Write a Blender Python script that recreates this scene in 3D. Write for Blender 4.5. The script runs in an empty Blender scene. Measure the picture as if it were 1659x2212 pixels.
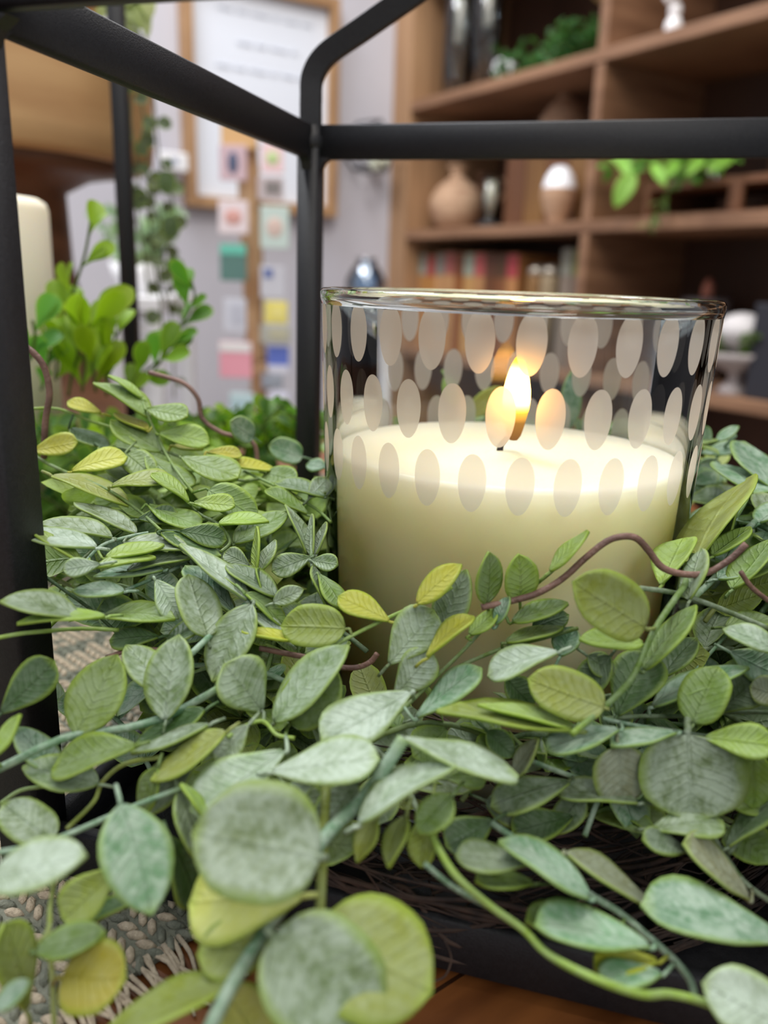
import bpy, math, random
from mathutils import Vector as V, Matrix
random.seed(7)
R_ = random.Random(11)
PI = math.pi
# ------------------------------------------------------------------ camera
CAM_H = 0.1555; PITCH = 0.2713; ROLL = 0.0343; FPX = 1797.0
cp, sp = math.cos(PITCH), math.sin(PITCH)
FW = V((0, cp, -sp)); UP0 = V((0, sp, cp)); RT0 = V((1, 0, 0))
RT = RT0*math.cos(ROLL)+UP0*math.sin(ROLL); UP = UP0*math.cos(ROLL)-RT0*math.sin(ROLL)
CP = V((0, 0, CAM_H))
scn = bpy.context.scene
cd = bpy.data.cameras.new('camera'); cam = bpy.data.objects.new('camera', cd); scn.collection.objects.link(cam)
m3 = Matrix((RT, UP, -FW)).transposed()
cam.matrix_world = Matrix.Translation(CP) @ m3.to_4x4()
cd.sensor_fit = 'HORIZONTAL'; cd.sensor_width = 36; cd.lens = 36*FPX/1659
cd.clip_start = 0.01; cd.clip_end = 30
cd.dof.use_dof = True; cd.dof.focus_distance = 0.220; cd.dof.aperture_fstop = cd.lens/1000/0.0034
scn.camera = cam
vs = scn.view_settings; vs.view_transform = 'Standard'; vs.look = 'None'; vs.gamma = 1; vs.use_curve_mapping = False
vs.exposure = 0.22
# world: the even light of the rest of the shop
w = bpy.data.worlds.new('shop_light'); scn.world = w; w.use_nodes = True
w.node_tree.nodes['Background'].inputs[0].default_value = (0.86, 0.92, 1.0, 1)
w.node_tree.nodes['Background'].inputs[1].default_value = 0.42
def area(name, loc, size, power, col=(1, .97, .92), target=None, sy=None):
    l = bpy.data.lights.new(name, 'AREA'); l.energy = power; l.color = col; l.shape = 'RECTANGLE'
    l.size = size; l.size_y = sy or size
    o = bpy.data.objects.new(name, l); scn.collection.objects.link(o); o.location = loc
    d = (V(target)-V(loc)) if target else V((0, 0, -1))
    o.rotation_euler = d.to_track_quat('-Z', 'Y').to_euler()
    return o
area('ceiling_lamp_near', (-0.5, -0.3, 2.0), 0.6, 9, sy=1.2)
area('ceiling_lamp_middle', (0.35, 0.9, 2.0), 0.6, 19, sy=1.2)
area('ceiling_lamp_wall', (-0.9, 1.2, 2.0), 0.7, 36, col=(.93, .96, 1), sy=0.7)
area('ceiling_lamp_shelf', (-0.1, 0.2, 1.9), 0.5, 9, col=(1, .9, .78), target=(.5, 1.6, .25))

area('fill_light_behind', (0.5, -1.6, 1.7), 1.0, 17, col=(1, .96, .9), target=(.1, .6, .2), sy=.8)  # fill light added behind the camera to brighten wax, slab and wall

def ray(x, y): return FW+RT*((x-829.5)/FPX)-UP*((y-1106)/FPX)
def at(x, y, Y): d = ray(x, y); return CP+d*(Y/d.y)
def atz(x, y, z): d = ray(x, y); return CP+d*((z-CAM_H)/d.z)
def pl(x, y, P, n): d = ray(x, y); return CP+d*((P-CP).dot(n)/d.dot(n))
def proj(P):
    q = P-CP; d = q.dot(FW); return 829.5+FPX*q.dot(RT)/d, 1106-FPX*q.dot(UP)/d

# ------------------------------------------------------------------ helpers
def lin(c):
    return tuple(((x/255)/12.92 if x/255 <= .04045 else ((x/255+.055)/1.055)**2.4) for x in c)
def nt(name):
    m = bpy.data.materials.new(name); m.use_nodes = True; n = m.node_tree; n.nodes.clear()
    return m, n, n.nodes.new('ShaderNodeOutputMaterial')
def N(n, t, **k):
    o = n.nodes.new(t)
    for a, b in k.items():
        if a in o.inputs: o.inputs[a].default_value = b
        else: setattr(o, a, b)
    return o
def mat(name, rgb, rough=.6, rgb2=None, scale=20, stretch=(1, 1, 1), bump=0, bscale=None, metal=0, spec=.5, sss=0, sssr=(1, .8, .5), ssss=.01, ramp=(.35, .65), trans=0):
    m, n, out = nt(name)
    p = N(n, 'ShaderNodeBsdfPrincipled'); p.inputs['Roughness'].default_value = rough
    p.inputs['Metallic'].default_value = metal; p.inputs['Specular IOR Level'].default_value = spec
    c = lin(rgb); p.inputs['Base Color'].default_value = (*c, 1)
    tc = N(n, 'ShaderNodeTexCoord'); mp = N(n, 'ShaderNodeMapping'); mp.inputs['Scale'].default_value = stretch
    n.links.new(tc.outputs['Object'], mp.inputs['Vector'])
    if rgb2:
        ns = N(n, 'ShaderNodeTexNoise', Scale=scale, Detail=6.0); n.links.new(mp.outputs[0], ns.inputs['Vector'])
        r = N(n, 'ShaderNodeValToRGB'); r.color_ramp.elements[0].position = ramp[0]; r.color_ramp.elements[1].position = ramp[1]
        r.color_ramp.elements[0].color = (*c, 1); r.color_ramp.elements[1].color = (*lin(rgb2), 1)
        n.links.new(ns.outputs['Fac'], r.inputs[0]); n.links.new(r.outputs[0], p.inputs['Base Color'])
    if bump:
        nb = N(n, 'ShaderNodeTexNoise', Scale=bscale or scale*3, Detail=4.0); n.links.new(mp.outputs[0], nb.inputs['Vector'])
        b = N(n, 'ShaderNodeBump', Strength=bump, Distance=.001); n.links.new(nb.outputs['Fac'], b.inputs['Height'])
        n.links.new(b.outputs[0], p.inputs['Normal'])
    if sss:
        p.inputs['Subsurface Weight'].default_value = sss; p.inputs['Subsurface Radius'].default_value = sssr; p.inputs['Subsurface Scale'].default_value = ssss
    o = p.outputs[0]
    if trans:
        t = N(n, 'ShaderNodeBsdfTranslucent'); t.inputs[0].default_value = (*c, 1)
        mx = N(n, 'ShaderNodeMixShader'); mx.inputs[0].default_value = trans
        n.links.new(o, mx.inputs[1]); n.links.new(t.outputs[0], mx.inputs[2]); o = mx.outputs[0]
    n.links.new(o, out.inputs[0]); return m

class MB:
    def __init__(s): s.v = []; s.f = []; s.uv = []; s.c = []; s.mi = []
    def add(s, vs, fs, uv=None, col=(1, 1, 1, 1), mi=0):
        b = len(s.v); s.v += [tuple(p) for p in vs]; s.uv += (uv or [(0, 0)]*len(vs)); s.c += [col]*len(vs)
        for f in fs: s.f.append(tuple(i+b for i in f)); s.mi.append(mi)
        return s
    def box(s, x0, x1, y0, y1, z0, z1, M=None, mi=0):
        p = [V((x, y, z)) for x in (x0, x1) for y in (y0, y1) for z in (z0, z1)]
        if M: p = [M @ q for q in p]
        return s.add(p, [(0, 1, 3, 2), (4, 6, 7, 5), (0, 4, 5, 1), (2, 3, 7, 6), (0, 2, 6, 4), (1, 5, 7, 3)], mi=mi)
    def bar(s, a, b, wx, wz, up=V((0, 0, 1)), bev=.0006):
        a = V(a); b = V(b); d = (b-a).normalized(); r = d.cross(up).normalized(); u = r.cross(d)
        h, k = wx/2, wz/2; e = min(bev, h*.4, k*.4)
        sec = [(-h+e, -k), (h-e, -k), (h, -k+e), (h, k-e), (h-e, k), (-h+e, k), (-h, k-e), (-h, -k+e)]
        ps = []
        for P in (a, b): ps += [P+r*x+u*y for x, y in sec]
        fs = [(i, (i+1) % 8, 8+(i+1) % 8, 8+i) for i in range(8)]+[tuple(range(7, -1, -1)), tuple(range(8, 16))]
        return s.add(ps, fs)
    def tube(s, pts, r, seg=8, col=(1, 1, 1, 1), sub=4, mi=0, square=False, flat=1):
        pts = [V(p) for p in pts]
        rr = r if isinstance(r, (list, tuple)) else [r]*len(pts)
        P = []; Q = []
        n = len(pts)
        for i in range(n-1):
            p0 = pts[max(i-1, 0)]; p1 = pts[i]; p2 = pts[i+1]; p3 = pts[min(i+2, n-1)]
            for k in range(sub):
                t = k/sub
                P.append(.5*((2*p1)+(p2-p0)*t+(2*p0-5*p1+4*p2-p3)*t*t+(3*p1-p0-3*p2+p3)*t**3)); Q.append(rr[i]*(1-t)+rr[i+1]*t)
        P.append(pts[-1]); Q.append(rr[-1])
        T0 = (P[1]-P[0]).normalized(); ref = V((0, 0, 1)) if abs(T0.z) < .9 else V((1, 0, 0))
        u = T0.cross(ref).normalized(); vs = []; uvs = []
        for i, p in enumerate(P):
            T = (P[min(i+1, len(P)-1)]-P[max(i-1, 0)]).normalized()
            u = (u-T*u.dot(T)).normalized(); w_ = T.cross(u)
            for k in range(seg):
                a = 2*PI*k/seg+(PI/4 if square else 0); vs.append(p+(u*math.cos(a)+w_*math.sin(a)*flat)*Q[i]); uvs.append((i/len(P), .5))
        fs = []
        for i in range(len(P)-1):
            for k in range(seg): fs.append((i*seg+k, i*seg+(k+1) % seg, (i+1)*seg+(k+1) % seg, (i+1)*seg+k))
        fs.append(tuple(range(seg-1, -1, -1))); fs.append(tuple((len(P)-1)*seg+k for k in range(seg)))
        return s.add(vs, fs, uvs, col, mi)
    def lathe(s, prof, seg=48, c=V((0, 0, 0)), close=False, col=(1, 1, 1, 1), mi=0, jig=None):
        vs = []; n = len(prof)
        for k in range(seg):
            a = 2*PI*k/seg
            for (r, z) in prof:
                j = jig(a, z) if jig else 1
                vs.append(c+V((r*j*math.cos(a), r*j*math.sin(a), z)))
        fs = []
        for k in range(seg):
            for i in range(n if close else n-1):
                a, b = k*n+i, k*n+(i+1) % n; c2, d = ((k+1) % seg)*n+(i+1) % n, ((k+1) % seg)*n+i
                fs.append((a, d, c2, b))
        return s.add(vs, fs, None, col, mi)
    def ell(s, c, r, seg=12, rings=8, M=None, col=(1, 1, 1, 1), mi=0):
        r = r if isinstance(r, (tuple, list)) else (r, r, r); vs = []
        for i in range(rings+1):
            t = PI*i/rings
            for k in range(seg):
                a = 2*PI*k/seg; q = V((r[0]*math.sin(t)*math.cos(a), r[1]*math.sin(t)*math.sin(a), r[2]*math.cos(t)))
                vs.append(V(c)+(M @ q if M else q))
        fs = [(i*seg+k, i*seg+(k+1) % seg, (i+1)*seg+(k+1) % seg, (i+1)*seg+k) for i in range(rings) for k in range(seg)]
        return s.add(vs, fs, None, col, mi)
    def build(s, name, m, parent=None, smooth=True, bevel=0):
        me = bpy.data.meshes.new(name); me.from_pydata(s.v, [], s.f); 
        ul = me.uv_layers.new(name='UVMap'); ca = me.color_attributes.new('lc', 'FLOAT_COLOR', 'POINT')
        flat = []
        for l in me.loops: flat += s.uv[l.vertex_index]
        ul.data.foreach_set('uv', flat)
        ca.data.foreach_set('color', [x for c in s.c for x in c])
        for mm in (m if isinstance(m, list) else [m]): me.materials.append(mm)
        me.polygons.foreach_set('material_index', s.mi)
        if smooth: me.polygons.foreach_set('use_smooth', [True]*len(me.polygons))
        me.validate(); me.update()
        o = bpy.data.objects.new(name, me); scn.collection.objects.link(o)
        if bevel:
            b = o.modifiers.new('bevel', 'BEVEL'); b.width = bevel; b.segments = 2
        if parent:
            o.parent = parent; o.location = -parent.location
        return o
def thing(name, label, cat, loc=(0, 0, 0), group=None):
    o = bpy.data.objects.new(name, None); scn.collection.objects.link(o); o.location = loc; o.empty_display_size = .02
    o['label'] = label; o['category'] = cat
    if group: o['group'] = group
    return o
def tag(o, label, cat, group=None, kind=None):
    o['label'] = label; o['category'] = cat
    if group: o['group'] = group
    if kind: o['kind'] = kind
    return o
def struct(o): o['kind'] = 'structure'; return o

# ------------------------------------------------------------------ materials
BLK = mat('black_powder_coat', (24, 24, 28), .5, (32, 32, 36), 900, bump=.25, bscale=2500, spec=.4)
WAX = mat('cream_wax', (251, 243, 212), .42, (248, 239, 204), 30, sss=.6, sssr=(1, .85, .6), ssss=.035, bump=.12, bscale=120, spec=.35)
WAX2 = mat('ivory_wax', (250, 240, 218), .5, sss=.4, sssr=(1, .8, .55), ssss=.01)
TWIG = mat('brown_twig', (74, 56, 46), .8, (40, 32, 30), 200)
VINEW = mat('brown_vine_wire', (136, 104, 92), .55, (96, 70, 62), 160, bump=.5, bscale=900)
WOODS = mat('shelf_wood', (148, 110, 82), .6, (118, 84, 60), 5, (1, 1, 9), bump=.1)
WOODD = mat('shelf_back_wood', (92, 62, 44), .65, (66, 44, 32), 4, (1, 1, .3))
STILE = mat('stile_wood', (174, 136, 100), .55, (150, 114, 82), 6, (8, 8, .6))
WOODL = mat('light_turned_wood', (206, 168, 118), .5, (176, 134, 88), 7, (1, 1, 7), ramp=(.3, .7))
WOODP = mat('dark_turned_wood', (120, 82, 58), .5, (88, 58, 40), 8, (1, 1, 6))
FRAME = mat('oak_frame', (176, 138, 100), .55, (150, 114, 80), 8, (4, 4, 1))
DRIFT = mat('driftwood', (222, 190, 150), .7, (166, 124, 86), 14, (1, 1, .5))
WALL = mat('wall_paint', (196, 194, 202), .85, (188, 186, 195), 3)
WHITE = mat('white_paint', (235, 235, 238), .6)
PAPER = mat('sign_paper', (226, 231, 242), .8)
INK = mat('grey_ink', (212, 217, 228), .8)
CLAY = mat('sandy_clay', (198, 164, 134), .8, (170, 132, 104), 18, (1, 1, 4), bump=.2)
def table_mat():
    m, n, out = nt('table_planks')
    tc = N(n, 'ShaderNodeTexCoord'); mp = N(n, 'ShaderNodeMapping'); mp.inputs['Rotation'].default_value = (0, 0, .9)
    n.links.new(tc.outputs['Object'], mp.inputs['Vector'])
    ns = N(n, 'ShaderNodeTexNoise', Scale=14.0, Detail=8.0)
    mp2 = N(n, 'ShaderNodeMapping'); mp2.inputs['Scale'].default_value = (8, 1, 1); n.links.new(mp.outputs[0], mp2.inputs[0]); n.links.new(mp2.outputs[0], ns.inputs['Vector'])
    r = N(n, 'ShaderNodeValToRGB'); e = r.color_ramp.elements
    e[0].position = .3; e[0].color = (*lin((88, 48, 22)), 1); e[1].position = .7; e[1].color = (*lin((138, 84, 42)), 1)
    n.links.new(ns.outputs['Fac'], r.inputs[0])
    sx = N(n, 'ShaderNodeSeparateXYZ'); n.links.new(mp.outputs[0], sx.inputs[0])
    fr = N(n, 'ShaderNodeMath', operation='FRACT'); mu = N(n, 'ShaderNodeMath', operation='MULTIPLY'); mu.inputs[1].default_value = 18
    n.links.new(sx.outputs['X'], mu.inputs[0]); n.links.new(mu.outputs[0], fr.inputs[0])
    lt = N(n, 'ShaderNodeMath', operation='LESS_THAN'); lt.inputs[1].default_value = .02; n.links.new(fr.outputs[0], lt.inputs[0])
    mx = N(n, 'ShaderNodeMixRGB'); mx.inputs[2].default_value = (*lin((50, 28, 14)), 1)
    n.links.new(lt.outputs[0], mx.inputs[0]); n.links.new(r.outputs[0], mx.inputs[1])
    p = N(n, 'ShaderNodeBsdfPrincipled', Roughness=.4); n.links.new(mx.outputs[0], p.inputs['Base Color']); n.links.new(p.outputs[0], out.inputs[0])
    return m
def leaf_mat(name='leaf_plastic', trans=.3, vein=True):
    m, n, out = nt(name); L = n.links.new
    at_ = N(n, 'ShaderNodeAttribute', attribute_name='lc'); uv = N(n, 'ShaderNodeUVMap'); sx = N(n, 'ShaderNodeSeparateXYZ'); L(uv.outputs[0], sx.inputs[0])
    tc = N(n, 'ShaderNodeTexCoord')
    def M(op, a, b=None, c=None):
        k = N(n, 'ShaderNodeMath', operation=op)
        for i, x in enumerate((a, b, c)):
            if x is None: continue
            if isinstance(x, (int, float)): k.inputs[i].default_value = x
            else: L(x, k.inputs[i])
        return k.outputs[0]
    av = M('ABSOLUTE', M('MULTIPLY_ADD', sx.outputs['Y'], 2, -1))
    u = sx.outputs['X']
    # green-yellow moulded edge
    em = N(n, 'ShaderNodeMapRange'); em.inputs[1].default_value = .74; em.inputs[2].default_value = 1.0; L(av, em.inputs[0])
    eu = N(n, 'ShaderNodeMapRange'); eu.inputs[1].default_value = .88; eu.inputs[2].default_value = 1.0; L(u, eu.inputs[0])
    edge = M('MAXIMUM', em.outputs[0], eu.outputs[0])
    # powder patches
    n1 = N(n, 'ShaderNodeTexNoise', Scale=170.0, Detail=5.0, Roughness=.65); L(tc.outputs['Object'], n1.inputs['Vector'])
    n2 = N(n, 'ShaderNodeTexNoise', Scale=650.0, Detail=3.0); L(tc.outputs['Object'], n2.inputs['Vector'])
    pw = N(n, 'ShaderNodeMapRange'); pw.inputs[1].default_value = .40; pw.inputs[2].default_value = .60; L(M('MULTIPLY_ADD', n2.outputs['Fac'], .35, M('MULTIPLY', n1.outputs['Fac'], .68)), pw.inputs[0])
    powd = M('MULTIPLY', M('MULTIPLY', pw.outputs[0], at_.outputs['Alpha']), M('SUBTRACT', 1.0, M('MULTIPLY', edge, .8)))
    hs = N(n, 'ShaderNodeMixRGB'); L(M('MULTIPLY', edge, .62), hs.inputs[0]); L(at_.outputs['Color'], hs.inputs[1]); hs.inputs[2].default_value = (*lin((164, 192, 70)), 1)
    mp = N(n, 'ShaderNodeMixRGB'); L(M('MULTIPLY', powd, .8), mp.inputs[0]); L(hs.outputs[0], mp.inputs[1]); mp.inputs[2].default_value = (*lin((206, 222, 208)), 1)
    col = mp.outputs[0]
    p = N(n, 'ShaderNodeBsdfPrincipled', Roughness=.46); p.inputs['Specular IOR Level'].default_value = .4; L(col, p.inputs['Base Color'])
    if vein:
        # side veins run forward from the midrib
        ph = M('ADD', M('MULTIPLY', n1.outputs['Fac'], 1.6), M('MULTIPLY_ADD', u, 8.0, M('MULTIPLY', av, -2.0)))
        sv = M('POWER', M('MULTIPLY_ADD', M('SINE', M('MULTIPLY', ph, 2*PI)), .5, .5), 6)
        sv = M('MULTIPLY', sv, M('SUBTRACT', 1.0, edge))
        mr = N(n, 'ShaderNodeMapRange'); mr.inputs[1].default_value = .0; mr.inputs[2].default_value = .09; mr.inputs[3].default_value = 1; mr.inputs[4].default_value = 0; L(av, mr.inputs[0])
        h = M('ADD', M('MULTIPLY', sv, .45), M('ADD', M('MULTIPLY', mr.outputs[0], .9), M('MULTIPLY', n2.outputs['Fac'], .5)))
        b = N(n, 'ShaderNodeBump', Strength=.8, Distance=.0003); L(h, b.inputs['Height']); L(b.outputs[0], p.inputs['Normal'])
        vm = N(n, 'ShaderNodeMixRGB', blend_type='MULTIPLY'); L(M('MULTIPLY', sv, .0), vm.inputs[0])
    t = N(n, 'ShaderNodeBsdfTranslucent')
    tcx = N(n, 'ShaderNodeMixRGB', blend_type='MULTIPLY'); tcx.inputs[0].default_value = .7; L(col, tcx.inputs[1]); tcx.inputs[2].default_value = (.95, 1, .45, 1); L(tcx.outputs[0], t.inputs[0])
    ms = N(n, 'ShaderNodeMixShader'); ms.inputs[0].default_value = trans; L(p.outputs[0], ms.inputs[1]); L(t.outputs[0], ms.inputs[2]); L(ms.outputs[0], out.inputs[0])
    return m
LEAF = leaf_mat()
LEAFB = leaf_mat('boxwood_plastic', .45, False)

# ------------------------------------------------------------------ the room
B0 = V((0.0403, 2.2, 0)); ang = math.radians(-32.546)
DD = V((-math.sin(ang), -math.cos(ang), 0)); NN = V((math.cos(ang), math.sin(ang)*-1, 0))   # along the bookcase; into the bookcase
NN = V((0.843, 0.538, 0))
DD = V((0.538, -0.843, 0))
ROOM = Matrix(((DD.x, NN.x, 0, B0.x), (DD.y, NN.y, 0, B0.y), (0, 0, 1, 0), (0, 0, 0, 1)))     # local x along the case, y into it
FLOOR = -0.75
mb = MB(); mb.box(-.16, -.10, -3.2, .9, FLOOR, 2.4, ROOM); struct(mb.build('wall_left', WALL, smooth=False))
mb = MB(); mb.box(-.16, 3.2, .35, .41, FLOOR, 2.4, ROOM); struct(mb.build('wall_right', WALL, smooth=False))
mb = MB(); mb.box(-.16, 3.2, -3.2, .41, FLOOR-.04, FLOOR, ROOM); struct(mb.build('floor', mat('floor_boards', (150, 140, 130), .6, (130, 120, 112), 4), smooth=False))
mb = MB(); mb.box(-.10, -.085, -3.2, .0, FLOOR, FLOOR+.1, ROOM); struct(mb.build('baseboard_left', WHITE, smooth=False))

# bookcase
bc = thing('bookcase', 'tall brown wooden bookcase with open compartments against the right wall', 'bookcase', ROOM @ V((.9, .15, FLOOR)))
def bpart(name, m, *b, bev=.002):
    mb = MB(); mb.box(*b, ROOM); return mb.build(name, m, bc, False, bev)
DEP = .30
bpart('side_panel', STILE, -.10, -.02, 0, DEP, FLOOR, 1.25)
bpart('side_panel', WOODS, 1.85, 1.89, 0, DEP, FLOOR, 1.25)
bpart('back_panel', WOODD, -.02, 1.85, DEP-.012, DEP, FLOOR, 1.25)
SZ = (-.62, -.305, -.0115, .279, .576, .868)
for z in SZ: bpart('shelf', WOODS, -.02, 1.85, .0, DEP-.012, z-.022, z)
bpart('top_panel', WOODS, -.02, 1.85, 0, DEP, 1.23, 1.25)
zs = [FLOOR]+list(SZ)+[1.23]
for t in (.605, 1.23):
    for a, b in zip(zs[:-1], zs[1:]): bpart('divider', WOODS, t-.011, t+.011, .002, DEP-.012, a, b-.022)
def sh(x, y, ins):      # a point seen at x,y on a plane ins metres inside the bookcase, in bookcase coordinates
    P = pl(x, y, B0+NN*ins, NN); q = P-B0; return q.dot(DD), P.z
def shp(x, ins, z, y=400):
    t, _ = sh(x, y, ins); return ROOM @ V((t, ins, z))

def lathe_thing(name, label, cat, loc, prof, m, pname='body', group=None, seg=32, extra=None):
    t = thing(name, label, cat, loc, group); mb = MB(); mb.lathe(prof, seg, V(loc)); mb.build(pname, m, t)
    return t
def prof_scale(p, r, h): return [(a*r, b*h) for a, b in p]
ROUNDV = [(0, 0), (.45, 0), (.62, .03), (.9, .2), (1, .38), (.95, .52), (.72, .68), (.4, .78), (.25, .84), (.24, .9), (.36, .97), (.42, 1), (.36, 1), (.18, .9), (.18, .8), (0, .79)]
S2, S1, S0 = .279, .576, -.0115
# round clay vase on middle shelf
lathe_thing('clay_vase', 'round sandy clay vase standing left of the bottled white candle on the shelf', 'vase', shp(985, .10, S2, 450), prof_scale(ROUNDV, .066, .155), CLAY)
jl = shp(1040, .2, S2, 430)
j = lathe_thing('clay_jug', 'small brown jug with a loop handle half hidden behind the round clay vase', 'jug', jl, prof_scale(ROUNDV, .045, .15), mat('brown_clay', (150, 112, 88), .8))
MB().tube([jl+V((.02, -.02, .135)), jl+V((.05, -.045, .13)), jl+V((.055, -.05, .1)), jl+V((.035, -.03, .075))], .006).build('handle', CLAY, j)
cl = shp(1059, .07, S2, 440)
t = thing('bottled_candle', 'slim white candle in a clear glass tube on a black foot beside the clay vase', 'candle', cl)
MB().lathe([(0, 0), (.03, 0), (.03, .012), (.018, .018), (0, .018)], 24, cl).build('foot', BLK, t)
MB().lathe([(0, .018), (.017, .018), (.017, .1), (.015, .103), (0, .103)], 20, cl).build('wax', WAX2, t)
def glassy(name='thin_clear_glass', tint=(.975, .985, .98), fr=1.33, r=.01, base=.0):
    m, n, out = nt(name); L = n.links.new
    tr = N(n, 'ShaderNodeBsdfTransparent'); tr.inputs[0].default_value = (*tint, 1); gl = N(n, 'ShaderNodeBsdfGlossy', Roughness=r)
    f = N(n, 'ShaderNodeFresnel', IOR=fr); a = N(n, 'ShaderNodeMath', operation='ADD', use_clamp=True); a.inputs[1].default_value = base; L(f.outputs[0], a.inputs[0])
    mx = N(n, 'ShaderNodeMixShader'); L(a.outputs[0], mx.inputs[0]); L(tr.outputs[0], mx.inputs[1]); L(gl.outputs[0], mx.inputs[2]); L(mx.outputs[0], out.inputs[0]); return m
TGLASS = glassy()
SGLASS = glassy('shelf_glass', (.93, .95, .95), 1.4, .08, .05)
MB().lathe([(.0195, .018), (.0195, .118), (.0175, .118), (.0175, .018)], 24, cl, True).build('tube', SGLASS, t)
# riser boxes
def slat_crate(name, label, t0, t1, y0, y1, z0, z1, m, mi2, vertical=True, n=5):
    c = ROOM @ V(((t0+t1)/2, (y0+y1)/2, z0)); r = thing(name, label, 'crate', c)
    mb = MB(); mb.box(t0+.004, t1-.004, y0+.008, y1, z0, z0+.01, ROOM); mb.box(t0+.004, t1-.004, y0+.008, y1, z1-.01, z1, ROOM); mb.build('panel', m, r, False)
    for i in range(n):
        a = t0+(t1-t0)*i/n; b = t0+(t1-t0)*(i+1)/n-.003
        MB().box(a, b, y0, y0+.008, z0, z1, ROOM).build('slat', [m, mi2][i % 2], r, False, .001)
    for a in (t0, t1-.006): MB().box(a, a+.006, y0+.008, y1, z0, z1, ROOM).build('side', m, r, False)
    return r
CR1 = mat('crate_brown', (132, 88, 58), .6, (104, 66, 42), 9, (1, 1, .4)); CR2 = mat('crate_ochre', (138, 100, 54), .6, (116, 80, 44), 9, (1, 1, .4))
t0 = sh(1090, 430, .09)[0]; t1 = .590
slat_crate('slatted_crate', 'slatted brown wooden crate with a clay bottle vase on top of it', t0, t1, .09, .24, S2, S2+.155, CR1, CR2)
vl = shp(1220, .15, S2+.155, 250)
lathe_thing('clay_bottle_vase', 'sandy clay bottle vase with a narrow neck on top of the slatted crate', 'vase', vl, prof_scale([(0, 0), (.6, 0), (.9, .15), (1, .32), (.93, .5), (.6, .7), (.3, .8), (.24, .86), (.25, .93), (.33, 1), (.2, 1), (.15, .85), (0, .84)], .056, .142), CLAY)
gl = shp(1207, .047, S2, 420)
t = thing('dipped_clay_vase', 'egg shaped clay vase with a white glazed top in front of the slatted crate', 'vase', gl)
MB().lathe(prof_scale([(0, 0), (.45, 0), (.5, .06), (.8, .25), (1, .5), (.97, .62)], .036, .112), 32, gl).build('body', CLAY, t)
MB().lathe(prof_scale([(.97, .62), (.8, .82), (.5, .96), (.3, 1), (.22, .97), (0, .93)], .036, .112), 32, gl).build('glazed_top', mat('white_glaze', (240, 240, 245), .25), t)
# upper shelf: hurricane glasses; solid white rods stand in for reflected lamp streaks
for i, (x, yb, lab) in enumerate(((990, 95, 'left tall clear glass cylinder with a modelled white reflection streak on the top shelf'), (1050, 60, 'right tall clear glass cylinder with a modelled white reflection streak beside the white skull planter'))):
    c = shp(x, .045+.02*i, S1, 120); t = thing('hurricane_glass', lab, 'candle holder', c, 'tall glass cylinders on the top shelf')
    R0 = .034
    MB().lathe([(0, 0), (R0, 0), (R0, .29), (R0-.002, .29), (R0-.002, .006), (0, .006)], 40, c).build('glass_cylinder', SGLASS, t)
    tb = sh(x, yb, .045+.02*i)[1]-S1
    MB().lathe([(0, tb), (.0115, tb), (.011, tb+.17), (.004, tb+.176), (0, tb+.176)], 16, c).build('reflection_rod', mat('white_reflection', (245, 240, 225), .4, sss=.2), t)
    MB().lathe([(0, .006), (.016, .006), (.014, .02), (.005, .025), (.005, tb-.01), (.011, tb), (.0, tb)], 16, c).build('holder', SGLASS, t)
# white flower / ornament and greenery on the upper shelf
c = shp(1092, .07, S1, 120)
t = thing('white_ornament', 'small white textured ornament between the glass cylinders and dark greenery', 'ornament', c)
mb = MB(); 
for i in range(16):
    a = R_.random()*2*PI; e = R_.random()*1.2
    mb.ell(c+V((.018*math.cos(a)*math.cos(e), .018*math.sin(a)*math.cos(e), .028+.024*math.sin(e))), (.012, .012, .01), 8, 6)
mb.ell(c+V((0, 0, .022)), (.022, .022, .024)); mb.build('body', WHITE, t)
# small leaf generator ------------------------------------------------
PROF = {'ov': [(0, .10), (.05, .36), (.13, .62), (.25, .87), (.4, .995), (.55, 1.0), (.7, .88), (.82, .66), (.91, .40), (.97, .14), (1.0, .02)],
        'rd': [(0, .14), (.04, .48), (.12, .76), (.25, .94), (.42, 1.0), (.6, .99), (.75, .87), (.87, .63), (.94, .38), (.975, .12), (1.0, .02)],
        'ob': [(0, .10), (.1, .30), (.25, .56), (.4, .80), (.55, .96), (.68, 1.0), (.8, .93), (.9, .70), (.95, .42), (.98, .12), (1.0, .02)],
        'sp': [(0, .12), (.12, .16), (.25, .3), (.4, .62), (.55, .9), (.7, 1.0), (.82, .92), (.91, .7), (.97, .4), (1.0, .05)],
        'la': [(0, .12), (.06, .35), (.15, .62), (.3, .92), (.42, 1.0), (.55, .94), (.7, .74), (.83, .48), (.93, .22), (1.0, .02)]}
def pr_at(p, u):
    for (a, b), (c_, d) in zip(p[:-1], p[1:]):
        if u <= c_: return b+(d-b)*(u-a)/(c_-a)
    return p[-1][1]
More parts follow.
